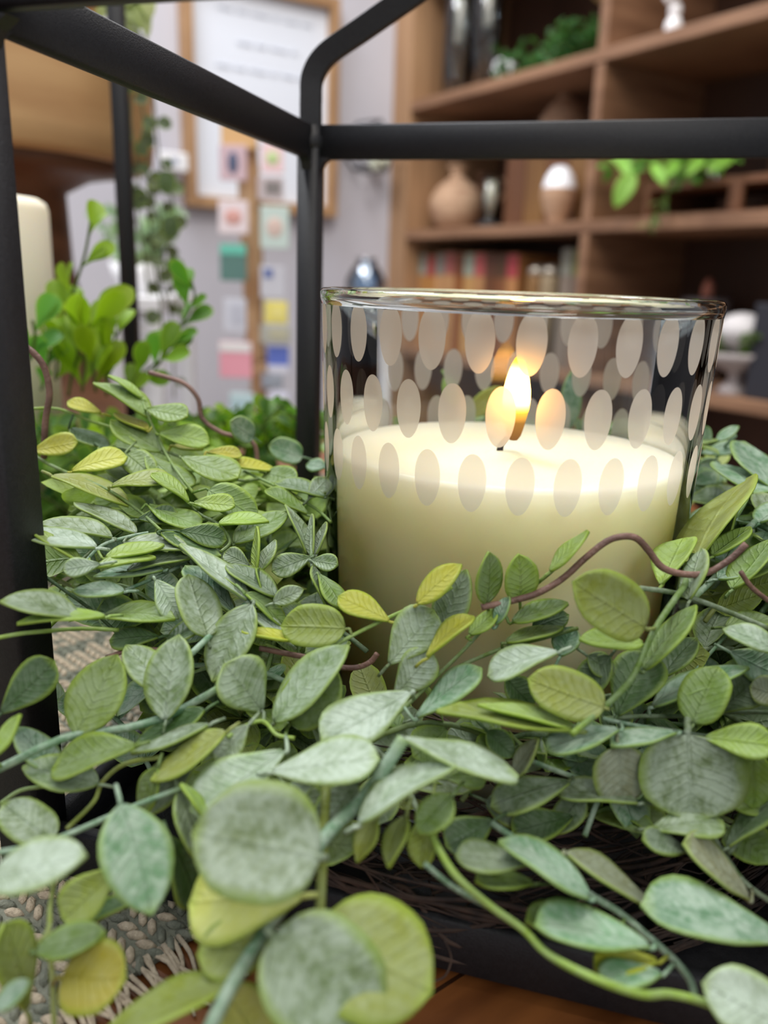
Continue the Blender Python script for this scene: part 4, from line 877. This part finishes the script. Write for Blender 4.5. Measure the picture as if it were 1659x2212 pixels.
# leaves: zoom, bx,by, tx,ty, width, kind, [shape, depth offset]
LV = [
 (5, 700, 265, 452, 110, 78, 'G'), (5, 668, 175, 515, 72, 30, 'L', 'la'), (5, 693, 228, 878, 262, 92, 'G', 'ob'), (5, 752, 345, 980, 388, 104, 'L', 'ob'),
 (5, 475, 245, 322, 195, 60, 'Y', 'ob', -.003), (5, 695, 325, 545, 250, 42, 'Y', 'ov'), (5, 760, 428, 530, 285, 112, 'G'), (5, 150, 425, 360, 385, 98, 'Y', 'ob', -.004),
 (5, 340, 520, 592, 455, 98, 'Y', 'ob', -.003), (5, 860, 455, 1115, 548, 122, 'G', 'ob', -.002), (5, 528, 590, 800, 565, 74, 'O', 'ob'), (5, 890, 665, 718, 538, 62, 'L', 'ob', -.003),
 (5, 915, 670, 1102, 685, 82, 'L', 'ob', -.004), (5, 1032, 768, 1260, 760, 55, 'L', 'ov', -.003), (5, 985, 610, 1205, 745, 140, 'G', 'rd', .002), (5, 985, 430, 1135, 445, 55, 'Y', 'ob'),
 (5, 1105, 490, 1280, 505, 52, 'Y', 'ov'), (5, 655, 745, 832, 715, 90, 'D', 'ob'), (5, 700, 680, 935, 780, 95, 'G', 'ob', .002), (5, 760, 815, 1032, 918, 72, 'D', 'ov'),
 (5, 850, 805, 1062, 845, 110, 'D', 'ob', .003), (5, 1105, 860, 1350, 718, 104, 'G', 'ov', .002), (5, 640, 812, 358, 675, 66, 'S'), (5, 528, 832, 188, 775, 72, 'S', 'ov', .001),
 (5, 452, 880, 60, 818, 88, 'W', 'la', -.006), (5, 375, 948, 118, 790, 48, 'L', 'ov', -.008), (5, 470, 958, 302, 985, 88, 'W', 'ob', -.008), (5, 450, 972, 725, 930, 48, 'L', 'ov', -.006),
 (5, 500, 925, 765, 872, 56, 'L', 'ov', -.004), (5, 600, 855, 880, 885, 82, 'S', 'ov', .0), (5, 600, 990, 885, 935, 50, 'S'), (5, 770, 985, 452, 1020, 52, 'T'),
 (5, 585, 1085, 348, 1085, 72, 'T', 'ov', -.003), (5, 1165, 1130, 858, 875, 92, 'W', 'la', -.004), (5, 1205, 1115, 985, 940, 60, 'S'), (5, 1105, 1190, 880, 975, 108, 'T', 'ob', -.001),
 (5, 735, 1035, 838, 1210, 134, 'W', 'ob', -.003), (5, 975, 1300, 890, 1018, 178, 'S', 'rd', -.006), (5, 378, 1205, 12, 1140, 112, 'S', 'ov', -.012), (5, 495, 1205, 95, 1238, 58, 'L', 'la', -.013),
 (5, 492, 1200, 815, 1220, 94, 'G', 'ov', -.004), (5, 745, 1300, 525, 1320, 100, 'D', 'ob'), (5, 1160, 1098, 1350, 1275, 68, 'G', 'ov'), (5, 1628, 1262, 1335, 1252, 190, 'O', 'rd', -.006),
 (5, 1188, 1150, 1010, 1500, 185, 'S', 'ov', -.001), (5, 1410, 1318, 1148, 1280, 44, 'Y', 'ov', -.006), (5, 1335, 1310, 1190, 1195, 62, 'W', 'ov', -.003), (5, 1290, 1140, 1428, 1078, 82, 'S'),
 (5, 1300, 1110, 1070, 965, 88, 'N', 'ov'), (5, 1465, 925, 1288, 990, 108, 'S', 'ob'), (5, 1450, 912, 1345, 688, 62, 'S', 'la'), (5, 1472, 915, 1475, 728, 42, 'S', 'la', -.003),
 (5, 1488, 912, 1540, 765, 46, 'S', 'la', -.002), (5, 1470, 940, 1590, 960, 82, 'S', 'ob', -.003), (5, 1475, 970, 1545, 1165, 62, 'N', 'la', -.002), (5, 1505, 1010, 1605, 1165, 92, 'G', 'ob', -.001),
 (5, 1205, 1000, 1215, 788, 34, 'L', 'la', -.002), (5, 1228, 990, 1300, 850, 66, 'S', 'la'), (5, 1175, 965, 1062, 905, 86, 'N', 'ob'), (5, 1448, 722, 1255, 615, 62, 'G', 'ob', .004),
 (5, 1530, 640, 1310, 575, 66, 'N', 'ob', .006), (5, 1255, 530, 1392, 565, 96, 'G', 'rd', .004), (5, 1195, 360, 1090, 285, 108, 'T', 'rd', .015), (5, 1425, 450, 1272, 400, 110, 'T', 'rd', .01),
 (5, 1535, 500, 1450, 490, 62, 'T', 'ov', .006), (5, 1455, 650, 1540, 560, 90, 'S', 'ob', .004), (5, 600, 440, 720, 545, 124, 'G', 'rd', .004), (5, 690, 440, 870, 600, 124, 'G', 'ob', .003),
 (5, 250, 540, 592, 682, 84, 'O', 'ov', .002), (5, 335, 320, 510, 410, 74, 'D', 'ov', .01), (5, 480, 410, 655, 525, 84, 'D', 'ov', .008), (5, 820, 400, 955, 415, 30, 'Y', 'ov', .003),
 (5, 1300, 1255, 1225, 985, 74, 'D', 'ob'), (5, 870, 985, 1090, 1190, 90, 'S', 'ov', .002), (5, 560, 1290, 690, 1360, 90, 'G', 'ov', .003), (5, 790, 1340, 1000, 1200, 80, 'N', 'ov', .003),
 (6, 8, 330, 236, 105, 172, 'D', 'ob', -.008), (6, 340, 428, 520, 85, 225, 'G', 'ov', -.006), (6, 742, 362, 800, -5, 195, 'S', 'ov', -.007), (6, 740, 250, 568, 40, 150, 'S', 'ov', -.004),
 (6, 1170, 318, 1010, 120, 232, 'S', 'ob', -.004), (6, 1228, 372, 1550, 42, 165, 'S', 'ov', -.005), (6, 1300, 380, 1500, 140, 232, 'G', 'rd', -.002), (0, 885, 1498, 700, 1598, 104, 'W', 'ob', -.008),
 (0, 590, 1668, 812, 1640, 96, 'W', 'ob', -.013), (0, 612, 1625, 418, 1748, 112, 'W', 'ob', -.010), (0, 690, 1850, 425, 1800, 232, 'S', 'rd', -.018), (0, 650, 1935, 418, 1950, 176, 'P', 'ob', -.012),
 (0, 262, 1738, 325, 1968, 142, 'T', 'ov', -.016), (0, -25, 1900, 180, 1850, 98, 'W', 'ov', -.020), (6, 265, 600, 72, 405, 128, 'T', 'ov', .001), (6, 440, 650, 112, 580, 150, 'S', 'ov', -.001),
 (6, 606, 480, 250, 580, 158, 'G', 'ob', -.004), (6, 915, 318, 615, 480, 104, 'D', 'ov', -.001), (6, 932, 385, 600, 510, 56, 'S', 'la', -.003), (6, 1010, 418, 690, 632, 108, 'O', 'ov', -.006),
 (6, 1110, 388, 972, 540, 128, 'S', 'ob', -.005), (6, 235, 900, 20, 745, 176, 'S', 'rd', -.003), (6, 520, 1030, 290, 1250, 186, 'O', 'ob', -.005), (0, 135, 2112, 268, 2115, 140, 'Z', 'rd', -.006),
 (6, 165, 1400, 465, 1320, 130, 'G', 'ov', -.007), (6, 120, 1660, 15, 1290, 180, 'O', 'ob', -.004), (6, -20, 1660, 132, 1535, 84, 'T', 'ov', -.010), (6, 760, 890, 870, 1175, 170, 'D', 'ob', .002),
 (6, 800, 680, 905, 1000, 130, 'S', 'ov', -.002), (6, 925, 810, 812, 655, 44, 'L', 'la', -.010), (0, 605, 2050, 432, 2062, 112, 'O', 'ob', -.010), (0, 590, 2020, 800, 2240, 235, 'S', 'rd', -.014),
 (0, 680, 2020, 925, 2140, 235, 'O', 'rd', -.008), (0, 490, 2130, 230, 2235, 74, 'O', 'ov', -.008), (0, 480, 2140, 575, 2290, 120, 'P', 'ov', -.006), (6, 705, 580, 640, 780, 92, 'G', 'ov', -.002),
 (6, 1420, 640, 1290, 720, 90, 'W', 'ob', -.012), (6, 1600, 650, 1420, 880, 165, 'N', 'ov', -.002), (6, -20, 520, 88, 345, 62, 'L', 'la', -.010), (6, 590, 1180, 340, 1310, 60, 'D', 'ov', .0),
 (0, 420, 1640, 300, 1750, 80, 'N', 'ov', .004), (0, 620, 1700, 700, 1790, 90, 'N', 'ov', .002),
 (7, 148, 260, -48, 168, 98, 'Y', 'ob', -.005), (7, 262, 192, 432, 42, 92, 'Y', 'ov', -.006), (7, 350, 305, 455, 65, 138, 'N', 'ov', -.001), (7, 535, 192, 545, -8, 98, 'G', 'ov', -.003),
 (7, 670, 168, 665, 0, 126, 'L', 'rd', -.001), (7, 790, 62, 938, -92, 56, 'L', 'la', -.003), (7, 150, 430, 322, 225, 180, 'S', 'ob', .0), (7, 300, 405, 482, 250, 68, 'Y', 'ob', -.006),
 (7, 470, 315, 585, 218, 62, 'L', 'ov', -.003), (7, 575, 275, 628, 168, 52, 'T', 'ov', -.004), (7, 1168, 285, 890, 110, 222, 'O', 'rd', -.016), (7, 1160, 352, 915, 335, 78, 'L', 'ov', -.008),
 (7, 818, 385, 552, 482, 112, 'W', 'ob', -.006), (7, 1005, 605, 712, 495, 182, 'O', 'rd', -.012), (7, 882, 700, 358, 625, 100, 'O', 'la', -.006), (7, 880, 690, 515, 600, 50, 'L', 'la', -.007),
 (7, 1058, 635, 1190, 400, 200, 'D', 'ob', -.001), (7, 262, 645, 508, 455, 112, 'T', 'ob', -.003), (7, 175, 555, 320, 395, 150, 'S', 'ob', -.001), (7, 640, 262, 855, 195, 72, 'G', 'ov', -.001),
 (7, 615, 345, 835, 292, 48, 'G', 'ov', -.001), (7, 1235, 115, 1320, -60, 130, 'L', 'ob', -.006), (0, 1500, 1215, 1608, 1045, 76, 'O', 'ov', -.016), (7, 1345, 175, 1395, -20, 88, 'S', 'ov', -.013),
 (7, 1165, 455, 1368, 210, 92, 'G', 'ov', -.009), (7, 1700, 385, 1485, 298, 84, 'W', 'ov', -.010), (7, 1510, 385, 1680, 470, 132, 'T', 'ob', -.004), (7, 1362, 668, 1460, 452, 172, 'G', 'rd', -.010),
 (7, 1470, 620, 1640, 490, 150, 'N', 'ob', -.002), (7, 1700, 560, 1588, 525, 112, 'B', 'rd', -.008), (7, 1410, 728, 1680, 760, 132, 'L', 'ob', -.008), (7, 1062, 695, 785, 775, 108, 'T', 'ob', -.004),
 (7, 1292, 708, 1042, 760, 72, 'T', 'ob', -.006), (7, 1060, 760, 1078, 985, 205, 'B', 'rd', -.002), (7, 1340, 715, 1352, 1045, 385, 'S', 'rd', -.005), (7, 1600, 780, 1600, 1000, 140, 'L', 'ov', -.004),
 (7, 212, 735, 648, 875, 108, 'W', 'ob', -.012), (7, 30, 1070, 405, 848, 108, 'W', 'ov', -.016), (7, 380, 890, 530, 890, 88, 'G', 'ob', -.002), (7, 865, 905, 565, 1000, 135, 'N', 'ob', -.001),
 (7, 1138, 985, 830, 955, 88, 'S', 'ob', -.003), (8, 1200, 350, 1472, 330, 118, 'S', 'ob', -.003), (7, 640, 880, 742, 735, 72, 'B', 'la', .001), (7, 395, 960, 270, 1105, 128, 'G', 'ov', -.012),
 (7, 1200, 600, 1570, 455, 82, 'T', 'ov', -.003), (7, 1245, 480, 1372, 335, 100, 'D', 'ov', .002), (7, 1490, 285, 1690, 268, 62, 'G', 'ov', .0), (7, 720, 290, 860, 240, 96, 'D', 'ov', .003),
 (7, 830, 400, 880, 290, 100, 'T', 'ov', .003), (7, 615, 490, 720, 600, 110, 'D', 'ov', .002), (7, 1030, 400, 900, 560, 120, 'N', 'ov', .001), (7, 940, 400, 1040, 470, 90, 'N', 'ov', .002), (7, 540, 700, 640, 800, 100, 'D', 'ov', .004),
 (0, 1680, 1065, 1608, 958, 64, 'T', 'ov', .0), (0, 1515, 978, 1595, 968, 30, 'T', 'ob', .0), (0, 1548, 952, 1595, 922, 22, 'T', 'ov', .0), (0, 1528, 955, 1522, 920, 22, 'T', 'rd', .0),
 (0, 1555, 1005, 1625, 1065, 58, 'T', 'ob', -.01), (0, 1505, 1012, 1555, 1000, 30, 'T', 'ov', .0), (0, 1500, 1045, 1560, 1030, 34, 'T', 'ov', -.01), (0, 1540, 1200, 1620, 1142, 36, 'L', 'ov', -.004),
 (0, 1582, 1272, 1665, 1170, 52, 'G', 'ov', -.004), (0, 1600, 1255, 1680, 1190, 60, 'G', 'ov', -.001), (0, 1590, 1120, 1600, 1060, 40, 'T', 'ov', .002), (0, 1570, 1170, 1590, 1100, 34, 'G', 'ov', -.002), (0, 1510, 1130, 1560, 1090, 40, 'T', 'ov', .002),
 (0, 1640, 1130, 1700, 1080, 44, 'T', 'ov', .0), (0, 1550, 1250, 1640, 1220, 40, 'T', 'ov', -.002),
 (0, 1235, 1765, 1110, 1800, 72, 'D', 'ob', .006), (0, 1050, 1730, 1165, 1775, 70, 'N', 'ov', .007), (0, 1260, 1720, 1200, 1800, 60, 'N', 'ov', .008),
 (8, 560, 320, 380, 420, 150, 'D', 'ob', .0), (8, 700, 490, 422, 462, 118, 'S', 'ob', -.005), (8, 720, 570, 500, 560, 90, 'G', 'ob', -.003), (8, 945, 625, 598, 408, 112, 'T', 'ov', -.010),
 (8, 1185, 820, 745, 740, 158, 'T', 'ob', -.010), (8, 1050, 740, 705, 720, 110, 'G', 'ob', -.005), (8, 1720, 800, 1172, 660, 200, 'T', 'ob', -.006), (8, 1580, 630, 1330, 415, 110, 'B', 'ob', -.003),
 (8, 1750, 1150, 1410, 970, 235, 'W', 'rd', -.010), (8, 1215, 880, 975, 905, 110, 'Y', 'ob', -.004), (8, 1330, 440, 1165, 395, 90, 'N', 'ob', -.001), (8, 215, 300, 150, 500, 88, 'O', 'la', -.008),
 (8, 100, 310, 25, 480, 88, 'O', 'la', -.006), (8, 320, 250, 280, 498, 104, 'O', 'ob', -.006), (8, 1500, 420, 1690, 240, 100, 'N', 'ob', -.001), (8, 860, 450, 1195, 660, 84, 'B', 'la', -.001),
 (8, 640, 385, 890, 570, 104, 'N', 'ov', .0), (8, 1230, 930, 1000, 960, 110, 'T', 'ob', -.004), (8, 1490, 230, 1680, 280, 90, 'L', 'ov', -.002),
]
stems3 = []
for (zf, pts, rp, kd, dy) in STEMS:
    f, s = ZF[zf]; px = [f(*p) for p in pts]; P = [h_at(x, y, dy+.002) for x, y in px]
    rad_ = [max(.00045, rp*.82/s*(q-CP).length/FPX) for q in P]
    stems3.append([px, P, rad_, kd, []])
leaves = []
SIZES = []
for L_ in LV:
    zf, bx, by, tx, ty, w_, kd = L_[:7]; shp_ = L_[7] if len(L_) > 7 else 'ov'; dy = L_[8] if len(L_) > 8 else 0
    f, s = ZF[zf]; b = f(bx, by); t = f(tx, ty); w_ = w_/s*1.07; t = (t[0]+(t[0]-b[0])*.04, t[1]+(t[1]-b[1])*.04)
    yb, yt = ymap(*b)+dy, ymap(*t)+dy
    ym = (yb+yt)/2; yb = ym+(yb-ym)*.55; yt = ym+(yt-ym)*.55
    jit = R_.uniform(-.002, .002)
    B = at(b[0], b[1], yb-jit*.4); T = at(t[0], t[1], yt+jit)
    mid = (B+T)/2; dist = (mid-CP).dot(FW); wr_ = w_*dist/FPX; Lr = (T-B).length
    ratio = wr_/Lr; ax = (T-B).normalized(); vw = (CP-mid).normalized(); n0 = (vw-ax*vw.dot(ax)).normalized()
    want = .62 if ratio < .56 else ratio*1.06
    wreal = max(wr_, want*Lr); wreal = min(wreal, wr_*2.6)
    a = math.acos(min(1, wr_/wreal)); best = None
    for sgn in (1, -1):
        q = Matrix.Rotation(sgn*a, 3, ax) @ n0
        if best is None or q.z > best.z: best = q
    # nearest stem
    bs = None
    for si, (px, P, _, _, _) in enumerate(stems3):
        for k in range(len(px)-1):
            for u in (0, .25, .5, .75, 1):
                x = px[k][0]*(1-u)+px[k+1][0]*u; y = px[k][1]*(1-u)+px[k+1][1]*u
                d = math.hypot(x-b[0], y-b[1])
                if bs is None or d < bs[0]: bs = (d, si, P[k].lerp(P[k+1], u))
    pet = bs[2] if bs[0] < 48 and (bs[2]-B).length < .012 else B-ax*.004-vw*.003
    if (B-pet).normalized().dot(ax) < .05: pet = B-ax*.0035-vw*.002
    leaves.append(dict(B=B, T=T, w=wreal, n=best, c=kc(kd), sh=shp_, pet=pet, stem=bs[1], area=w_*math.hypot(b[0]-t[0], b[1]-t[1]), cup=R_.uniform(.04, .14), bend=R_.uniform(-.02, .06)))
leaves.sort(key=lambda d: -d['area'])
sprigs = []
for (px, P, rad_, kd, _) in stems3:
    mb = MB(); mb.tube(P, rad_, 10, kc(kd), 5); sprigs.append(mb.build('sprig', LEAF, wr))
small = MB()
def put(mb, d):
    leaf(mb, d['B'], d['T'], d['w'], d['n'], d['c'], d['sh'], d['cup'], d['bend'], 12, 8, .0005, ruf=.03, petiole=d['pet'])
for i, d in enumerate(leaves):
    if i < 94:
        mb = MB(); put(mb, d); o = mb.build('leaf', LEAF); o.parent = sprigs[d['stem']]; o.location = (0, 0, 0)
    else: put(small, d)
# undergrowth: sprigs filling the ring below the leaves in sight
TOP = [(-200, 1380), (0, 1250), (75, 1000), (150, 950), (250, 900), (420, 950), (520, 990), (690, 1040), (712, 1240), (760, 1340), (900, 1350), (1100, 1320), (1250, 1300), (1420, 1300), (1485, 1200), (1520, 1040), (1659, 1020), (1900, 1020)]
def topy(x):
    for (a, b), (c_, d) in zip(TOP[:-1], TOP[1:]):
        if a <= x <= c_: return b+(d-b)*(x-a)/(c_-a)
    return 1300
nf = 0
HEROS = [(proj(q[1][k].lerp(q[1][k+1], .5)), 0) for q in stems3 for k in range(len(q[1])-1)]
def ok_point(p, m=.007):
    r_ = math.hypot(p.x-J.x, p.y-J.y)
    if r_ < .0605 or p.z < .006: return False
    if min((V((p.x, p.y, 0))-q).length for q in (P1, P2)) < .013: return False
    x, y = proj(p)
    if -60 < x < 1720 and y < 2280:
        if p.y > .36: return False
        if 690 < x < 1560 and p.y > .28:
            return y > 905
        if y < topy(x)+12: return False
        if p.y < ymap(x, y)+m: return False
        # leave the dark hollow in front of the base open, where twigs show
        if 860 < x < 1659 and y > 1830-(x-860)*.03: return False
        if 560 < x <= 860 and y > 1900: return False
        if 100 < x < 330 and 1600 < y < 1860: return False
        if x <= 560 and y > 1800: return False
        if 108 < x < 235 and 1365 < y < 1500: return False
    return True
KF = ['S', 'G', 'T', 'N', 'D', 'S', 'N', 'G', 'T', 'O']
for i in range(640):
    ph = R_.uniform(0, 2*PI); r0 = R_.uniform(.066, .125); 
    c0 = J+V((r0*math.cos(ph), r0*math.sin(ph), R_.uniform(.02, .10)))
    tang = V((-math.sin(ph), math.cos(ph), 0))*R_.choice((-1, 1)); outw = V((math.cos(ph), math.sin(ph), 0))
    L_ = R_.uniform(.03, .055); P = [c0+tang*(L_*u)+outw*(L_*.25*u*u)+V((0, 0, .012*math.sin(u*2.4)-.008*u)) for u in (0, .25, .5, .75, 1)]
    kd = R_.choice(KF if not (c0.x < .0 and c0.y > .225) else ['G', 'G', 'L', 'O', 'D', 'G', 'N', 'L'])
    if all(ok_point(p) for p in P): small.tube(P, .0007, 5, kc(kd), 2)
    else: continue
    for k in range(4):
        for s_ in (-1, 1):
            T = (P[k+1]-P[k]).normalized(); p = P[k].lerp(P[k+1], R_.uniform(.2, .8)); sd = T.cross(V((0, 0, 1))).normalized()*s_
            dr = (T*.6+sd*R_.uniform(.4, 1)+V((0, 0, R_.uniform(-.5, .7)))).normalized(); ll = R_.uniform(.0115, .0175)
            tip = p+dr*ll
            if not ok_point(tip, .004): continue
            nn = V((R_.uniform(-.6, .6), R_.uniform(-.9, .4), 1)).normalized()
            leaf(small, p+dr*.001, tip, ll*R_.uniform(.6, .8), nn, kc(kd), R_.choice(('ov', 'ob', 'rd')), .1, .05, 7, 4, 0, petiole=p); nf += 1
o = small.build('small_leaves', LEAF, wr); o['kind'] = 'stuff'
print('filler leaves', nf)
# twigs
mb = MB()
for i in range(560):
    ph = R_.uniform(0, 2*PI); r0 = R_.uniform(.066, .106); z0 = R_.uniform(.009, .052)*(1-max(0, (r0-.078))*24); L_ = R_.uniform(.25, 1.0); n_ = 9; P = []
    wob = R_.uniform(-.006, .006); wz = R_.uniform(-.005, .005); f1 = R_.uniform(3, 9); f2 = R_.uniform(0, 6)
    for k in range(n_):
        a = ph+L_*k/(n_-1); r_ = min(.097, max(.063, r0+wob*math.sin(f1*k/n_*1.5+f2))); P.append(J+V((r_*math.cos(a), r_*math.sin(a), max(.0065, z0+wz*math.sin(f2+k*.9)))))
    mb.tube(P, R_.choice((.00022, .00025, .0003, .0004, .0007)), 5, sub=2)
o = mb.build('twig_base', TWIG, wr); o['kind'] = 'stuff'
# a yellow green sprig of the rear of the wreath, seen through the jar
bp = [at(x, y, .338) for x, y in ((960, 960), (1010, 905), (985, 850), (955, 800))]
mb = MB(); mb.tube(bp, .0007, 6, kc('L')); rs = mb.build('sprig', LEAF, wr)
for bx, by, tx, ty, w_, kd in ((962, 812, 985, 880, 34, 'L'), (1012, 900, 1085, 835, 44, 'Y'), (1225, 930, 1235, 800, 46, 'T'), (1255, 950, 1300, 860, 40, 'T'), (900, 960, 850, 900, 40, 'G'), (1420, 960, 1390, 900, 40, 'T')):
    B_1 = at(bx, by, .335); T_1 = at(tx, ty, .335); mb = MB(); leaf(mb, B_1, T_1, w_*.34/FPX, V((R_.uniform(-.3, .3), -1, .4)), kc(kd), 'ov', .1, .08, 12, 8, .0005, petiole=at(bx+6, by+40, .335))
    o = mb.build('leaf', LEAF); o.parent = rs; o.location = (0, 0, 0)
# curling hair-thin twig ends
for pts in ([(790, 1880), (830, 1950), (800, 2000), (795, 1960), (770, 1940)], [(960, 2030), (975, 2070), (960, 2110), (925, 2122)], [(812, 1960), (840, 1995), (850, 2025)]):
    MB().tube([at(x, y, ymap(x, y)+.02) for x, y in pts], .00022, 5).build('twig_end', TWIG, wr)
# brown curling tendrils
TD = [([(52, 748), (75, 765), (96, 795), (107, 850), (98, 910), (95, 990)], .262, .262, 5.5), ([(322, 805), (360, 815), (400, 830), (428, 862), (438, 905), (480, 935), (545, 955), (556, 1000)], .30, .29, 4),
      ([(1040, 1312), (1105, 1298), (1160, 1282), (1215, 1250), (1265, 1205), (1310, 1170), (1345, 1159), (1375, 1163), (1400, 1188), (1430, 1225), (1475, 1240), (1525, 1238), (1575, 1210), (1612, 1175)], .181, .186, 6),
      ([(1600, 1235), (1625, 1270), (1670, 1305)], .185, .185, 4), ([(690, 1425), (730, 1440), (770, 1442), (800, 1430), (815, 1412)], .184, .184, 5), ([(560, 1400), (620, 1412), (690, 1425)], .183, .184, 5), ([(400, 1410), (300, 1402), (230, 1420)], .18, .18, 4)]
for pts, ya, yb, rp in TD:
    P = [at(x, y, ya+(yb-ya)*i/(len(pts)-1)) for i, (x, y) in enumerate(pts)]
    MB().tube(P, rp*.2*.98/FPX if False else rp*1.25*((P[0]-CP).length)/FPX, 8, sub=6).build('tendril', VINEW, wr)

# ------------------------------------------------------------------ bright green boxwood behind
bxw = thing('boxwood_garland', 'bright green boxwood garland lying around the ivory pillar candle', 'garland', V((-.14, .45, 0)))
ms, ml = MB(), MB()
def z3(x, y): return x/2.37, 400+y/2.37
GR = (132, 172, 30)
SPR = [([(285, 1000), (290, 900), (305, 780), (350, 620), (400, 470), (440, 330), (465, 180)], .43, GR, .021, .0095), ([(490, 1060), (478, 950), (465, 840), (450, 740), (465, 640)], .42, (150, 182, 30), .028, .012),
       ([(545, 1080), (555, 930), (575, 830), (610, 740)], .43, (140, 178, 34), .026, .013), ([(780, 960), (850, 860), (905, 760), (960, 660), (995, 570), (975, 480)], .44, (96, 150, 48), .019, .008),
       ([(150, 900), (180, 780), (165, 690)], .40, (96, 156, 60), .02, .011), ([(350, 1080), (370, 960), (400, 860), (380, 800)], .42, GR, .024, .01), ([(650, 1080), (700, 990), (790, 920), (860, 870)], .43, (120, 160, 40), .02, .009),
       ([(210, 1050), (240, 950), (255, 840)], .41, (90, 148, 60), .018, .01), ([(420, 1060), (430, 930), (420, 800), (440, 700)], .425, GR, .026, .011)]
for pts, Y, col, L_, W_ in SPR:
    P = [at(*z3(x, y), Y) for x, y in pts]; a, b_ = MB(), MB(); spray(a, b_, P, col, L_, W_, 'sp', L_*.62, .0007, spread=.55, nv=6, nu=10)
    s_ = a.build('spray', LEAFB, bxw); q = b_.build('foliage', LEAFB, s_); q.location = (0, 0, 0)
for i in range(75):
    x = R_.uniform(60, 430); y = R_.uniform(950, 1020); Y = R_.uniform(.37, .47)
    p = at(x, y, Y); 
    if p.z < .02: continue
    if (V((p.x, p.y, 0))-V((pc.x, pc.y, 0))).length < rc+.012 or (p.x < -.09 and p.y < .35): continue
    q = p+V((R_.uniform(-.02, .02), R_.uniform(-.01, .01), R_.uniform(.002, .012)))
    spray(ms, ml, [p-V((0, 0, .012)), p, q], R_.choice((GR, (100, 146, 44), (84, 128, 48), (140, 176, 60))), .017, .008, 'sp')
for i in range(60):
    x = R_.uniform(400, 690); y = R_.uniform(900, 950); Y = R_.uniform(.42, .5); p = at(x, y, Y)
    if (V((p.x, p.y, 0))-P2).length < .03: continue
    q = p+V((R_.uniform(-.012, .012), R_.uniform(-.01, .01), R_.uniform(-.004, .009)))
    spray(ms, ml, [p-V((0, 0, .01)), p, q], R_.choice((GR, (90, 140, 44), (84, 128, 48))), .015, .007, 'sp')
for i in range(220):     # the body of the garland down to the table
    x = R_.uniform(-.26, -.055); y = R_.uniform(.39, .50); z = R_.uniform(.01, .055); p = V((x, y, z))
    if (V((p.x, p.y, 0))-V((pc.x, pc.y, 0))).length < rc+.014: continue
    spray(ms, ml, [p, p+V((R_.uniform(-.02, .02), R_.uniform(-.02, .02), .012))], R_.choice(((70, 120, 50), (60, 104, 48), (96, 140, 50))), .017, .009, 'sp')
a = ms.build('small_sprigs', LEAFB, bxw); a['kind'] = 'stuff'
a = ml.build('foliage', LEAFB, bxw); a['kind'] = 'stuff'
